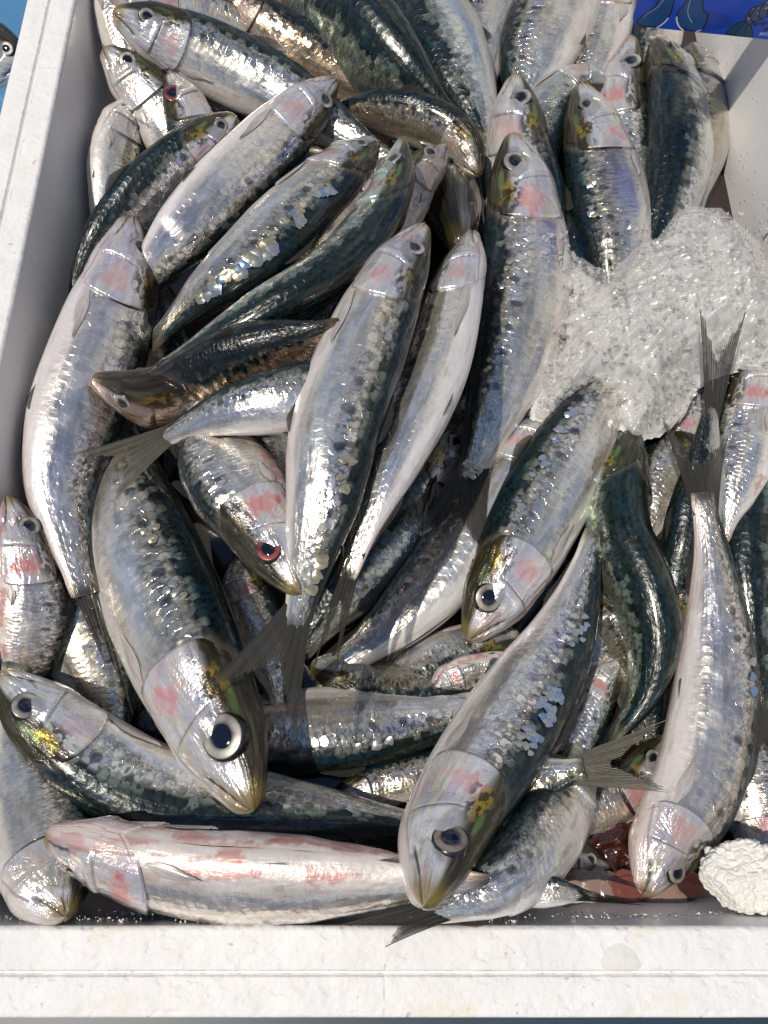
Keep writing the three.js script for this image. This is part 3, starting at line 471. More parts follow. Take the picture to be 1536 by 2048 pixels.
Fz('sardine with a bright row of loose scales along its dark back', [[752, 283], [690, 338], [595, 425], [490, 520], [400, 590], [300, 690]], 74, 'D', { skin: 7, hf: 0.2, roll: [30], max: -0.012, tail: 0, dh: [0, 0, -0.004, -0.024], scales: [[30, 0.33, 0.80, 0.66, 0.80, [0, 0, 1, 3]], [30, 0.33, 0.78, 0.82, 0.98, [0, 1, 1, 2]]], sr: 1.25 });
Fz('golden belly strip of a sardine behind the dark backed fish with upright snout', [[775, 318], [715, 410], [625, 505], [520, 600]], 46, 'D', { skin: 3, roll: [-15], tint: [1, 0.85, 0.8], noEye: true, tail: 0, dh: [0, -0.01, -0.04], max: -0.03 });
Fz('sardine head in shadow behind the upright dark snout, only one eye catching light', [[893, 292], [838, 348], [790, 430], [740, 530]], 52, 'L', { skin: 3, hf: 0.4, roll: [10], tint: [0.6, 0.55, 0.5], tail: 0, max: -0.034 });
Fz('dark backed sardine with a pointed snout straight up, tail end by the left fish', [[806, 280], [784, 380], [730, 470], [625, 565], [490, 640], [370, 705], [288, 748]], 54, 'R', { skin: 9, hf: 0.22, roll: [35, 62, 62], max: -0.014, tail: 0, tint: [0.85, 1, 0.92] });

// right, upper
Fz('sardine curled crosswise behind the two heads at upper right', [[1230, 170], [1150, 178], [1090, 225], [1070, 320], [1080, 430]], 56, 'R', { skin: 1, roll: [25], noEye: true, tail: 0, max: -0.05, tint: [0.8, 0.85, 0.85] });
Fz('sardine with a red gill, snout just under the blue card', [[1264, 72], [1248, 165], [1242, 280], [1255, 420], [1270, 560]], 62, 'R', { skin: 4, hf: 0.36, roll: [14], tail: 0, max: -0.045, eyeR: 0.14 });
Fz('dark backed sardine nearest the right wall, snout up, tail end in the ice', [[1312, 82], [1345, 180], [1358, 300], [1335, 430], [1290, 570]], 69, 'L', { skin: 9, hf: 0.24, roll: [52], tail: 0, max: -0.04, tint: [0.9, 0.95, 1] });
Fz('sardine with a yellow and pink cheek, its tail half buried in the crushed ice', [[1160, 170], [1182, 260], [1212, 380], [1236, 490], [1236, 640]], 82, 'L', { skin: 7, hf: 0.34, roll: [16], tail: 0, max: -0.03, scales: [[8, 0.32, 0.6, 0.75, 1.0, [0, 1]]], slit: [0.004, 1.0, 2.0, 0.0009], eyeR: 0.12, dimEye: 0.4 });
Fz('sardine with a large pale eye, head just above the red and yellow cheeked fish', [[1030, 150], [1036, 245], [1045, 350], [1062, 470], [1090, 620]], 76, 'R', { skin: 1, hf: 0.36, roll: [15], tail: 0, max: -0.022 });

// right edge
Fz('dark sardine along the right edge, cut by the frame', [[1560, 780], [1530, 920], [1510, 1080], [1520, 1250], [1540, 1440]], 70, 'L', { skin: 5, roll: [45], tint: [0.7, 0.8, 0.85], tail: 0, max: -0.045 });
Fz('silver flank with a yellow gill showing between the ice and the upright tail', [[1395, 770], [1345, 900], [1310, 1000], [1270, 1120]], 58, 'L', { skin: 0, roll: [0], hf: 0.3, tail: 0, max: -0.05 });
Fz('pink cheeked sardine head at the right edge, snout up beside the upright tail', [[1508, 688], [1496, 790], [1480, 920], [1440, 1080]], 62, 'L', { skin: 4, hf: 0.36, roll: [-6], tail: 0, max: -0.035 });
Fz('dark sardine standing on its head, its forked tail upright in front of the ice', [[1330, 1330], [1370, 1150], [1402, 980], [1424, 800]], 62, 'L', { skin: 5, roll: [40], tint: [0.7, 0.75, 0.75], tail: [[1401, 618, 0.03], [1487, 634, 0.03]], tailFree: true, notch: 0.42, dh: [0, 0, 0.004, 0.014], pec: 0 });
Fz('golden silver sardine in the lower right corner with an orange stained gill', [[1560, 1745], [1530, 1660], [1505, 1560], [1490, 1430]], 70, 'R', { skin: 0, hf: 0.36, roll: [0], tail: 0, max: -0.045 });

// lower left
Fz('silver gold sardine beneath the left tail, flank in sunlight', [[110, 1130], [165, 1240], [205, 1360], [235, 1500]], 100, 'R', { skin: 0, roll: [5], noEye: true, hf: 0.1, tail: 0, max: -0.05, pec: 0 });
Fz('sardine at the left edge with a red gill, snout up against the foam wall', [[12, 992], [52, 1085], [72, 1180], [62, 1290], [40, 1420]], 70, 'R', { skin: 4, hf: 0.42, roll: [-12], tail: 0, max: -0.035, tint: [1, 0.96, 0.96] });
Fz('pale sardine sunk head down in the lower left corner of the box', [[130, 1835], [105, 1740], [72, 1600], [45, 1450], [30, 1320]], 98, 'R', { skin: 6, roll: [-10], noEye: true, hf: 0.22, slit: [0.003, 0.9, 2.3, 0.0013],  tail: 0, max: -0.04, pec: 0 });

// centre, lower layers
Fz('greenish sardine showing between the red eyed fish and the long central one', [[548, 800], [550, 900], [560, 1010], [570, 1120]], 52, 'L', { skin: 3, roll: [20], noEye: true, tail: 0, deep: -0.042 });
Fz('small golden flank in the gap below the red eyed fish', [[470, 1120], [505, 1220], [540, 1320], [560, 1420]], 52, 'R', { skin: 0, roll: [0], noEye: true, tail: 0, deep: -0.05 });
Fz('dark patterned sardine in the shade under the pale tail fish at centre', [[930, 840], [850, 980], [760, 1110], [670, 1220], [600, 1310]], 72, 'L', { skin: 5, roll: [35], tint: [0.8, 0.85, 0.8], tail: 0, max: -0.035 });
Fz('dark sardine with wet glints under the head of the down facing fish at centre right', [[1040, 1270], [930, 1300], [820, 1345], [700, 1400]], 54, 'D', { skin: 5, roll: [30], noEye: true, tail: 0, max: -0.045 });
Fz('pinkish sardine snippet above the horizontal silver fish', [[860, 1375], [930, 1350], [1010, 1330], [1080, 1300]], 36, 'D', { skin: 4, roll: [-20], noEye: true, tail: 0, max: -0.04 });
Fz('silver sardine with a torn brown patch and a dark head under the ice side fish', [[1108, 814], [1045, 892], [962, 1030], [865, 1170], [745, 1285], [625, 1362]], 80, 'L', { skin: 1, hf: 0.2, roll: [-22], tail: 0, max: -0.022 });
Fz('pale strip of a sardine with a spiny fin edge under the horizontal silver fish', [[650, 1610], [760, 1572], [870, 1540], [990, 1500]], 46, 'U', { skin: 2, roll: [0], noEye: true, tail: 0, dorsal: 0.9, max: -0.035, tint: [0.85, 0.82, 0.78] });
Fz('horizontal silver sardine across the middle, its dark back towards the viewer', [[360, 1500], [480, 1478], [620, 1462], [760, 1446], [900, 1425], [1050, 1400]], 84, 'D', { skin: 1, hf: 0.2, roll: [20], tail: 0, max: -0.022, noEye: true, scales: [[5, 0.45, 0.75, 0.75, 1.0, [0, 0]]] });

// right, lower
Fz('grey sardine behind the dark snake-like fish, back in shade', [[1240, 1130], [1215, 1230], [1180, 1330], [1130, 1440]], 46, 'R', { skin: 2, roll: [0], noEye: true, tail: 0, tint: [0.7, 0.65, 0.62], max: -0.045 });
Fz('narrow silver sardine with a bloody end between the big blue backed and the snake-like fish', [[1240, 1310], [1192, 1400], [1130, 1520], [1060, 1640]], 42, 'R', { skin: 4, roll: [0], noEye: true, tail: 0, max: -0.04 });
Fz('pale eyed sardine with dark gill slit under the frayed tail at lower right', [[1338, 1472], [1262, 1568], [1180, 1625], [1080, 1660], [980, 1690]], 66, 'U', { skin: 0, hf: 0.36, roll: [20], tint: [0.85, 0.8, 0.75], tail: 0, max: -0.04, slit: [0.004, 1.0, 2.4, 0.0016] });
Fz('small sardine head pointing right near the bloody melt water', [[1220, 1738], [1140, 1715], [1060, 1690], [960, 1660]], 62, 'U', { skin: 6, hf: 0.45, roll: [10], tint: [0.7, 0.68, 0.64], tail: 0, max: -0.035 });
Fz('thin silver sardine along the front wall, its tail fin trailing right', [[880, 1745], [980, 1765], [1080, 1780], [1195, 1796]], 36, 'U', { skin: 6, roll: [0], noEye: true, tail: [[1300, 1812], [1280, 1800]], max: -0.025, pec: 0 });
Fz('sardine under the big blue backed fish with a frayed pale tail pointing right', [[820, 1660], [940, 1610], [1060, 1562], [1168, 1536]], 72, 'D', { skin: 3, roll: [15], noEye: true, tail: [[1322, 1446], [1328, 1582]], notch: 0.3, tailTint: [5.2, 5, 4.7], max: -0.018, pec: 0, dh: [0, 0, 0.024, 0.036] });
Fz('dark snake-like sardine seen from its back, curving down the right side', [[1266, 856], [1240, 955], [1234, 1060], [1276, 1170], [1304, 1280], [1284, 1390], [1215, 1490]], 66, 'R', { skin: 9, hf: 0.2, roll: [72], tail: 0, max: -0.012, tint: [0.85, 1.05, 0.95], dorsal: 0.45 });
Fz('long silver sardine at right, tail up and bloody head down in the front corner', [[1282, 1792], [1335, 1690], [1398, 1570], [1428, 1430], [1432, 1280], [1424, 1130], [1404, 985]], 88, 'R', { skin: 2, hf: 0.2, roll: [-28, -12, -5], max: -0.008, tail: [[1322, 832, 0.008], [1452, 880, 0]], tailFree: true, tint: [1.05, 1.02, 1.02], pecA: 2.2, notch: 0.4, dorsal: 0.8, scales: [[5, 0.5, 0.7, 0.8, 0.95, [2, 0]]] });
Fz('curved sardine against the front wall, bluish back, tail fin over the foam rim', [[1152, 1490], [1122, 1610], [1058, 1712], [968, 1784], [845, 1832]], 76, 'L', { skin: 1, hf: 0.22, roll: [18], noEye: true, tail: [[672, 1852, 0.014], [775, 1890, 0.017]], tailFree: true, dh: [-0.034, -0.006, 0.010, 0.002], max: -0.004, pec: 0 });

// left, upper layers
Fz('sardine at lower left, eye by the left edge, dark back curving to the right', [[-8, 1345], [85, 1440], [205, 1530], [360, 1598], [540, 1618], [720, 1632], [890, 1655]], 88, 'D', { skin: 5, hf: 0.24, roll: [20, 42, 55], max: -0.002, tail: 0, tint: [1.05, 1.1, 1.1] });
Fz('broad sardine curving down along the left wall, snout up, tail at lower left', [[262, 432], [256, 540], [206, 690], [150, 840], [122, 970], [142, 1085], [172, 1190]], 92, 'R', { skin: 2, hf: 0.24, roll: [-14], max: -0.006, tail: [[212, 1330], [262, 1420]], tint: [1, 0.98, 1.02], notch: 0.3, slit: [0.004, 1.0, 1.9, 0.0008] });
Fz('very large sardine head down in the lower left middle with a yellow cheek', [[508, 1622], [455, 1480], [386, 1330], [318, 1185], [268, 1050], [238, 930], [226, 830], [232, 750]], 122, 'R', { skin: 7, hf: 0.34, roll: [27, 18, 8], tail: 0, max: 0.012, eyeU: 0.108, eyeR: 0.148, dh: [0.006, 0.0, -0.012, -0.042], scales: [[10, 0.35, 0.6, 0.95, 1.25, [0, 1, 1]]] });
Fz('dark brown sardine head pointing left across the broad left fish', [[184, 758], [300, 792], [420, 757], [560, 702], [690, 650]], 72, 'U', { skin: 3, hf: 0.42, roll: [62], tint: [0.65, 0.5, 0.42], tail: 0, max: 0.0, eyeR: 0.12 });
Fz('silver sardine whose frayed tail fin points left over the largest fish', [[860, 770], [740, 775], [620, 795], [490, 818], [385, 850], [308, 886]], 70, 'U', { skin: 1, hf: 0.2, roll: [4], noEye: true, tail: [[142, 910], [228, 1002]], notch: 0.36, tailTint: [3.2, 3.1, 3.0], max: 0.0, pec: 0 });
Fz('sardine with a blood filled eye, head down beside the long central fish', [[606, 1188], [540, 1082], [472, 975], [420, 880], [385, 800]], 96, 'L', { skin: 4, hf: 0.46, roll: [8], redEye: true, tail: 0, max: 0.0, eyeU: 0.108, eyeR: 0.135, dh: [0.078, 0.026, -0.034], tint: [1, 0.98, 0.96] });
Fz('long central sardine with a pink cheek, tail spread over the largest head', [[850, 450], [792, 558], [728, 700], [668, 860], [640, 1015], [612, 1150], [588, 1268]], 92, 'R', { skin: 8, hf: 0.22, roll: [9], max: 0.004, tail: [[408, 1378], [590, 1486]], notch: 0.3, scales: [[12, 0.55, 0.99, 0.85, 1.3, [0, 1, 1]]], tint: [1.02, 1.01, 1.0] });
Fz('smooth pale sardine between the long central one and the red and yellow cheeked one', [[945, 462], [908, 580], [872, 720], [812, 870], [750, 1010], [692, 1155]], 70, 'L', { skin: 2, hf: 0.2, roll: [-24], max: 0.004, noEye: true, tail: [[624, 1346], [672, 1336]], notch: 0.2, tint: [1.03, 1.04, 1.06] });
Fz('large sardine with red and yellow cheek and golden scaly tail root, centre right', [[1026, 266], [1040, 400], [1050, 540], [1028, 700], [982, 845], [936, 968]], 92, 'L', { skin: 0, hf: 0.27, roll: [13], max: 0.008, tail: [[805, 1085], [968, 1118]], notch: 0.42, scales: [[26, 0.93, 0.995, 0.7, 2.3, [1, 1, 0]], [14, 0.36, 0.9, 0.85, 1.15, [0, 1, 1]]], sr: 0.75 });
Fz('sardine head down with a yellow and pink cheek, its tail end under the ice', [[936, 1280], [1008, 1150], [1084, 1010], [1150, 890], [1215, 770], [1275, 650]], 90, 'L', { skin: 8, hf: 0.28, roll: [17], max: 0.0, tail: 0, scales: [[12, 0.36, 0.7, 0.75, 1.05, [0, 3, 0]]], dimEye: 0.3 });

// front
Fz('pink bellied sardine lying belly up along the front wall', [[92, 1664], [230, 1718], [400, 1752], [600, 1756], [800, 1758], [980, 1765]], 86, 'D', { skin: 4, hf: 0.26, roll: [-58], max: -0.006, tail: 0, pecA: 2.5, tint: [1.05, 1, 0.98] });
Fz('big blue backed sardine head down at lower centre, snout on the front fish', [[845, 1814], [900, 1655], [984, 1505], [1068, 1365], [1136, 1235], [1192, 1060]], 100, 'R', { skin: 9, hf: 0.32, roll: [16], max: 0.014, tail: 0, dh: [0.006, 0, -0.012], scales: [[56, 0.33, 0.55, 0.72, 1.12, [2, 3, 0, 3, 0]], [7, 0.62, 0.86, 0.8, 1.1, [0, 3]]], sr: 0.85, eyeU: 0.1, eyeR: 0.125, dimEye: 0.8, tint: [1.14, 1.15, 1.18] });
// sardine in the neighbouring tray
sardine('dark backed sardine in the blue tray left of the foam box', [[62, 128], [-30, 112], [-160, 90], [-320, 70]], 92, 'U', { skin: 6, hf: 0.3, roll: [12], tail: 0, out: 1, eyeU: 0.07 });

// ---------------------------------------------------------------- crushed ice heaped at the right wall
{
  const poly = [[1136, 470], [1180, 482], [1236, 520], [1300, 462], [1345, 440], [1395, 375], [1465, 378], [1535, 440], [1575, 530], [1640, 620], [1600, 700], [1500, 690], [1420, 720], [1385, 790], [1345, 818], [1290, 828], [1250, 772], [1205, 760], [1120, 800], [1086, 790], [1118, 680], [1146, 580]].map(([x, y]) => { const p = at(x, y, -0.03); return [p.x, p.z]; });
  const dist = (x, z) => { let d = 9, ins = false; for (let i = 0, j = poly.length - 1; i < poly.length; j = i++) { const [ax, az] = poly[i], [bx, bz] = poly[j]; if ((az > z) !== (bz > z) && x < (bx - ax) * (z - az) / (bz - az) + ax) ins = !ins; const t = clamp(((x - ax) * (bx - ax) + (z - az) * (bz - az)) / ((bx - ax) ** 2 + (bz - az) ** 2)); d = Math.min(d, Math.hypot(x - ax - t * (bx - ax), z - az - t * (bz - az))); } return ins ? d : -d; };
  let x0 = 9, x1 = -9, z0 = 9, z1 = -9; for (const [x, z] of poly) { x0 = Math.min(x0, x); x1 = Math.max(x1, x); z0 = Math.min(z0, z); z1 = Math.max(z1, z); }
  x1 = Math.min(x1, BX1 - 0.002);
  const blur = (x, z) => { let s = 0, n = 0; for (let a = -5; a <= 5; a++) for (let b = -5; b <= 5; b++) { s += hm(x + a * 0.003, z + b * 0.003); n++; } return s / n; };
  const top = (x, z) => {
    const d = dist(x, z) + 0.006 * (fbm(x * 160, z * 160, 4, 3) - 0.5), b = Math.max(blur(x, z), -0.05);
    const rough = 0.008 * (fbm(x * 60, z * 75, 60, 4) - 0.5) + 0.0075 * Math.abs(fbm(x * 150, z * 210, 70, 3) - 0.5) + 0.0020 * (vn(x * 420, z * 560, 9) - 0.5);
    return lerp(b, -0.016, 0.55) + lerp(-0.014, 0.003, sm(-0.002, 0.024, d)) + rough * sm(-0.004, 0.01, d);
  };
  const nx = 150, nz = 170;
  let g = grid(nx, nz, (s, t) => { const x = lerp(x0 - 0.004, x1, s), z = lerp(z0 - 0.004, z1 + 0.004, t); const d = dist(x, z); return [new V3(x, d < -0.003 ? -0.11 : top(x, z), z), x / 0.05, z / 0.05]; }, { flip: true });
  { const idx = g.index.array, P = g.attributes.position, keep = []; for (let i = 0; i < idx.length; i += 3) if (Math.min(P.getY(idx[i]), P.getY(idx[i + 1]), P.getY(idx[i + 2])) > -0.1) keep.push(idx[i], idx[i + 1], idx[i + 2]); g.setIndex(keep); }
  const bump = dataTex(512, 512, (x, y) => { const X = x / 512 * 30, Y = y / 512 * 30, [d1, e, id] = voro(X, Y, 900), v = 0.5 + 0.35 * (id - 0.5) * sm(0, 0.2, e) + 0.35 * (fbm(X * 0.7, Y * 0.7, 12, 4) - 0.5); return [v, v, v]; }, false);
  const iceM = new THREE.MeshPhysicalMaterial({ color: new THREE.Color(0.88, 0.88, 0.88), roughness: 0.2, bumpMap: bump, bumpScale: 0.0012, clearcoat: 1, clearcoatRoughness: 0.07, transmission: 0.75 });
  const coreM = new THREE.MeshPhysicalMaterial({ color: new THREE.Color(0.68, 0.67, 0.65), roughness: 0.5 });
  const ice = thing('crushed_ice', 'heap of crushed ice against the right wall of the box, burying two fish ends', 'crushed ice'); ice.userData.kind = 'stuff';
  part('clear_crust', g, iceM, ice).geometry.computeVertexNormals();
  const core = g.clone(), CP = core.attributes.position; for (let i = 0; i < CP.count; i++) { const x = CP.getX(i), z = CP.getZ(i); CP.setY(i, CP.getY(i) - 0.0022 - 0.0045 * sm(0.42, 0.62, fbm(x * 130, z * 150, 91, 3))); } core.computeVertexNormals(); part('packed_ice', core, coreM, ice);
  const rnd = rng(77), shardM = new THREE.MeshPhysicalMaterial({ color: new THREE.Color(0.82, 0.81, 0.79), roughness: 0.12, transmission: 0.7, thickness: 0.004, ior: 1.31, clearcoat: 0.3 });
  for (let v = 0; v < 4; v++) {
    const pts = []; for (let k = 0; k < 13; k++) pts.push(new V3((rnd() - 0.5) * 2, (rnd() - 0.5) * 0.36, (rnd() - 0.5) * 1.4));
    const im = new THREE.InstancedMesh(new ConvexGeometry(pts), shardM, 260), m = new THREE.Matrix4(), q = new THREE.Quaternion(); im.name = 'ice_shards'; im.castShadow = im.receiveShadow = true;
    for (let k = 0; k < 260;) { const x = lerp(x0, x1, rnd()), z = lerp(z0, z1, rnd()), d = dist(x, z); if (d < -0.014 || (d < -0.003 && rnd() < 0.75) || (d > 0.010 && rnd() < 0.4)) continue; const s = 0.0005 + 0.0028 * rnd() * rnd() * (d < 0 ? 0.6 : 1); q.setFromEuler(new THREE.Euler((rnd() - 0.5) * 1.5, rnd() * 6.3, (rnd() - 0.5) * 1.5)); m.compose(new V3(x, Math.max(top(x, z), d < 0.003 ? hm(x, z) : -1) + 0.0004, z), q, new V3(s, s, s)); im.setMatrixAt(k++, m); }
    ice.add(im);
  }
}
// ---------------------------------------------------------------- blood and melt water in the front corner
{
  const c = at(1300, 1765, -0.035), M = new THREE.MeshPhysicalMaterial({ color: new THREE.Color(0.045, 0.012, 0.009), roughness: 0.16, clearcoat: 1, clearcoatRoughness: 0.05 });
  const t = thing('bloody_slush', 'dark red bloody slush in the front corner around the upside down head', 'blood');
  part('pool', grid(70, 40, (s, q) => { const x = c.x + (s - 0.5) * 0.06, z = lerp(c.z - 0.022, BZ1 - 0.0065, q), n = fbm(x * 220, z * 220, 5, 4), l = fbm(x * 90, z * 90, 15, 2); return [new V3(x, -0.050 + 0.014 * (l - 0.5) + 0.007 * (n - 0.5) + 0.010 * q * q, z), s, q]; }, { flip: true }), M, t);
  const L2 = new THREE.MeshPhysicalMaterial({ color: new THREE.Color(0.17, 0.05, 0.03), roughness: 0.2, clearcoat: 1, clearcoatRoughness: 0.06 }), L3 = new THREE.MeshPhysicalMaterial({ color: new THREE.Color(0.27, 0.18, 0.14), roughness: 0.22, clearcoat: 1, clearcoatRoughness: 0.06 });
  for (const [px, py, r, m] of [[1250, 1782, 0.006, L2], [1215, 1778, 0.005, L3], [1180, 1770, 0.005, L3], [1330, 1785, 0.006, L3], [1362, 1768, 0.005, M]]) {
    const g = new THREE.IcosahedronGeometry(r, 5), P = g.attributes.position, p = at(px, py, -0.038); for (let i = 0; i < P.count; i++) { const v = new V3().fromBufferAttribute(P, i), k = 0.75 + 0.6 * fbm(v.x * 300 + px, v.z * 300 + v.y * 260, 3, 3); P.setXYZ(i, v.x * k * 1.5, v.y * k * 0.4, v.z * k); } g.computeVertexNormals(); g.translate(p.x, p.y, p.z); part('lump', g, m, t);
  }
}
// ---------------------------------------------------------------- broken lump of foam beads on the front corner
{
  const t = thing('foam_lump', 'broken white lump of polystyrene beads resting at the lower right', 'foam lump'), rnd = rng(5), c = at(1478, 1752, -0.016); t.position.copy(c); t.scale.setScalar(0.86);
  const M = new THREE.MeshPhysicalMaterial({ color: new THREE.Color(0.80, 0.785, 0.74), roughness: 0.6 });
  const planes = []; for (let k = 0; k < 15; k++) { const n = new V3(rnd() - 0.5, rnd() - 0.5, rnd() - 0.5).normalize(); planes.push([n, 0.72 + 0.28 * rnd()]); }
  const cell = (v, f) => { let d1 = 9, d2 = 9; const a = Math.floor(v.x * f), b = Math.floor(v.y * f), c2 = Math.floor(v.z * f); for (let i = -1; i < 2; i++) for (let j = -1; j < 2; j++) for (let k = -1; k < 2; k++) { const X = a + i, Y = b + j, Z = c2 + k, d = Math.hypot(X + h2(X, Y, Z * 7 + 1) - v.x * f, Y + h2(X, Y, Z * 7 + 2) - v.y * f, Z + h2(X, Y, Z * 7 + 3) - v.z * f); if (d < d1) { d2 = d1; d1 = d; } else if (d < d2) d2 = d; } return [d1, d2 - d1]; };
  const g = new THREE.IcosahedronGeometry(1, 46), P = g.attributes.position;
  for (let i = 0; i < P.count; i++) { const v = new V3().fromBufferAttribute(P, i).normalize(); let r = 1; for (const [n, d] of planes) { const q = v.dot(n); if (q > 0.05) r = Math.min(r, d / q); } v.multiplyScalar(r); v.set(v.x * 0.0195 + 0.005, v.y * 0.0115, v.z * 0.0128); const [d1, e] = cell(v, 330), tear = sm(0.45, 0.6, fbm(v.x * 160 + 3, v.z * 160 + v.y * 140, 6, 3)); const k = 1 + (0.10 * sm(0, 0.3, e) - 0.05 * d1) * (0.35 + 0.65 * tear) - 0.11 * tear + 0.05 * (fbm(v.x * 900, v.z * 900 + v.y * 700, 8, 2) - 0.5); P.setXYZ(i, v.x * k, v.y * k, v.z * k); }
  g.computeVertexNormals(); part('chunk', g, M, t);
  const bg = [0, 1, 2].map((k) => { const b = new THREE.IcosahedronGeometry(0.0017, 3), Q = b.attributes.position; for (let i = 0; i < Q.count; i++) { const v = new V3().fromBufferAttribute(Q, i), q = 0.7 + 0.6 * fbm(v.x * 500 + k * 9, v.y * 500 + v.z * 400, 5 + k, 2); Q.setXYZ(i, v.x * q * 1.2, v.y * q * 0.8, v.z * q); } b.computeVertexNormals(); return b; });
  for (let k = 0; k < 26; k++) { const th = rnd() * 6.28, m = part('foam_bead', bg[k % 3], M, t), q = 0.86 + 0.14 * rnd(); m.position.set(0.005 + Math.cos(th) * 0.0178 * q, (rnd() - 0.6) * 0.010, Math.sin(th) * 0.0118 * q); m.rotation.set(rnd() * 6, rnd() * 6, rnd() * 6); m.scale.setScalar(0.7 + 0.7 * rnd()); }
}
// crumbs of foam along the front wall
{
  const g = new THREE.IcosahedronGeometry(1, 1), n = 520, im = new THREE.InstancedMesh(g, new THREE.MeshStandardMaterial({ color: new THREE.Color(0.82, 0.80, 0.75), roughness: 0.7 }), n), rnd = rng(9), m = new THREE.Matrix4(), q = new THREE.Quaternion();
  for (let k = 0; k < n; k++) { const cl = Math.floor(rnd() * 26), cx = lerp(BX0 + 0.03, BX1 - 0.04, h2(cl, 3, 4)), x = cx + (rnd() - 0.5) * 0.022, y = -0.004 - 0.017 * h2(cl, 5, 6) + (rnd() - 0.5) * 0.005 + (x - cx) * 0.12, z = BZ1 + y * 0.065 - 0.0003, s = 0.00018 + 0.00042 * rnd() * rnd(); q.setFromEuler(new THREE.Euler(rnd() * 6, rnd() * 6, rnd() * 6)); m.compose(new V3(x, y, z), q, new V3(s * 1.5, s, s)); im.setMatrixAt(k, m); }
  im.name = 'foam_crumbs'; im.castShadow = im.receiveShadow = true; im.userData = { kind: 'stuff', label: 'tiny white foam crumbs stuck along the inside of the front wall', category: 'crumbs' }; scene.add(im);
}
// a clear fish scale dried onto the front rim
{
  const p = at(1240, 1922, 0.001), t = thing('fish_scale', 'round clear fish scale dried onto the front rim', 'fish scale'); t.position.copy(p);
  part('disc', grid(6, 28, (s, q) => { const th = q * 2 * Math.PI, r = s * 0.0052 * (1 + 0.06 * Math.sin(3 * th) + 0.04 * Math.sin(7 * th)); return [new V3(Math.cos(th) * r * 1.1, 0.0009 - 0.0007 * s * s, Math.sin(th) * r * 0.8), s, q]; }, { flip: true, closed: true }), new THREE.MeshPhysicalMaterial({ color: new THREE.Color(0.78, 0.76, 0.70), roughness: 0.3, opacity: 0.22, transparent: true, clearcoat: 0.5, side: THREE.DoubleSide }), t);
}
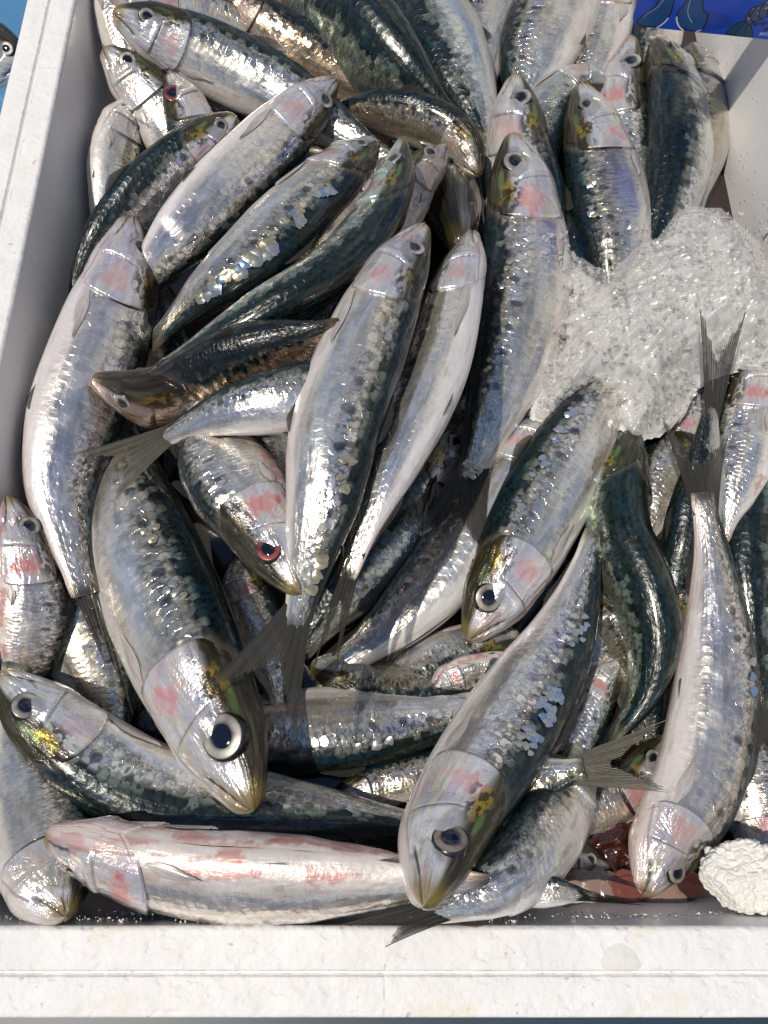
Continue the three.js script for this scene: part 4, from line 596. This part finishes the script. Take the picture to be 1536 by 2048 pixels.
// ---------------------------------------------------------------- blue price card lying over the right rim
{
  const W = 2048, H = 1400, cv = document.createElement('canvas'); cv.width = W; cv.height = H; const x = cv.getContext('2d');
  x.fillStyle = '#0a48c0'; x.fillRect(0, 0, W, H);
  const f = 0.628; x.setTransform(f, -0.104 * f, 0, f, -95 * f, H - (262 - 160 * 0.104) * f);
  const shape = (d, fill, lw, st) => { x.beginPath(); x.moveTo(d[0], d[1]); for (let i = 2; i < d.length; i += 6) x.bezierCurveTo(d[i], d[i + 1], d[i + 2], d[i + 3], d[i + 4], d[i + 5]); if (fill) { x.fillStyle = fill; x.fill(); } if (lw) { x.lineWidth = lw; x.strokeStyle = st; x.lineJoin = x.lineCap = 'round'; x.stroke(); } };
  const dark = '#0b1220';
  x.globalAlpha = 0.25; shape([560, 90, 900, 90, 1100, 150, 1130, 220, 1100, 320, 900, 330, 600, 300, 560, 250, 540, 160, 560, 90], '#06184a'); x.globalAlpha = 1;
  shape([300, -300, 300, -100, 300, 0, 292, 40, 270, 110, 150, 170, 150, 200, 150, 262, 260, 268, 375, 272, 430, 230, 462, 180, 466, 120, 462, 60, 440, -100, 445, -300], '#0d4a86', 15, dark);
  shape([565, -300, 570, -100, 580, 0, 560, 60, 520, 110, 525, 160, 560, 230, 640, 300, 700, 308, 800, 318, 868, 300, 855, 240, 840, 140, 740, 90, 735, 20, 735, -80, 745, -200, 740, -260, 740, -300], '#0d4a86', 15, dark);
  shape([455, 178, 440, 225, 400, 262, 378, 278], null, 15, '#dfe3ea'); shape([538, 165, 552, 225, 600, 280, 650, 304], null, 15, '#dfe3ea'); shape([788, 318, 805, 316, 820, 310, 828, 304], null, 12, '#cfd6e2');
  shape([345, -40, 340, 40, 310, 70, 270, 100, 240, 120, 225, 135, 210, 165], null, 7, '#9fb6d6'); shape([615, -40, 610, 60, 620, 110, 650, 150, 670, 180, 690, 205, 712, 222], null, 7, '#9fb6d6');
  // tail of a prawn
  shape([1095, 340, 1100, 260, 1170, 200, 1235, 215, 1300, 230, 1360, 330, 1365, 380, 1270, 385, 1180, 360, 1095, 340], '#12486f', 12, dark); shape([1180, 345, 1190, 290, 1215, 240, 1240, 220], null, 9, dark); shape([1275, 370, 1280, 300, 1265, 250, 1250, 222], null, 9, dark);
  for (const [cx, cy, rx, ry, a] of [[1265, 180, 42, 66, -0.5], [1272, 108, 46, 52, -0.2], [1330, 120, 70, 95, 0.3], [1385, 70, 62, 110, 0.15], [1450, 60, 55, 110, 0], [1525, 60, 60, 115, -0.1], [1600, 80, 60, 110, -0.3]]) { x.beginPath(); x.ellipse(cx, cy, rx, ry, a, 0, 7); x.fillStyle = '#3d4f74'; x.fill(); x.lineWidth = 12; x.strokeStyle = dark; x.stroke(); for (let k = 0; k < 4; k++) { x.beginPath(); x.arc(cx - rx * 0.4 + k * rx * 0.25, cy - ry * 0.5 + ((k * 37) % 60) * ry / 70, 6 + k % 2 * 5, 0, 7); x.fillStyle = '#aab4c8'; x.fill(); } }
  for (const [a, b] of [[1330, 225], [1400, 215], [1470, 200]]) shape([a, b, a - 10, b + 30, a + 20, b + 40, a + 40, b + 10], null, 26, '#1a2a4c');
  shape([1490, 190, 1540, 220, 1520, 280, 1460, 300], null, 26, dark);
  x.font = 'bold 44px sans-serif'; x.fillStyle = '#b9c6dd'; x.fillText('BEQ', 1424, 360);
  const tex = new THREE.CanvasTexture(cv); tex.colorSpace = THREE.SRGBColorSpace;
  const A = at(1260, 51, -0.01), B = at(1536, 79, -0.01), e1 = B.clone().sub(A).setY(0).normalize(), th = R(88), e2 = new V3(e1.z, 0, -e1.x).multiplyScalar(Math.cos(th)).addScaledVector(new V3(0, 1, 0), Math.sin(th)), e3 = new V3().crossVectors(e1, e2), sc = A.distanceTo(B) / ((1536 - 95) * f), w = W * sc, h = H * sc, r = 0.006;
  const sh = new THREE.Shape(); sh.moveTo(r, 0); sh.lineTo(w - r, 0); sh.quadraticCurveTo(w, 0, w, r); sh.lineTo(w, h - r); sh.quadraticCurveTo(w, h, w - r, h); sh.lineTo(r, h); sh.quadraticCurveTo(0, h, 0, h - r); sh.lineTo(0, r); sh.quadraticCurveTo(0, 0, r, 0);
  const card = thing('price_card', 'blue printed price card with drawn boots and a prawn tail', 'price card'); card.position.copy(A); card.quaternion.setFromRotationMatrix(new THREE.Matrix4().makeBasis(e1, e2, e3));
  part('card', new THREE.ExtrudeGeometry(sh, { depth: 0.0009, bevelEnabled: false }).translate(0, 0, -0.001), new THREE.MeshPhysicalMaterial({ color: new THREE.Color(0.05, 0.10, 0.35), roughness: 0.3 }), card);
  const fg = new THREE.ShapeGeometry(sh, 16), uv = fg.attributes.uv, P = fg.attributes.position; for (let i = 0; i < uv.count; i++) uv.setXY(i, P.getX(i) / w, P.getY(i) / h);
  part('printed_face', fg, new THREE.MeshPhysicalMaterial({ map: tex, roughness: 0.28, clearcoat: 0.6, clearcoatRoughness: 0.1 }), card);
}
renderer.render(scene, camera);
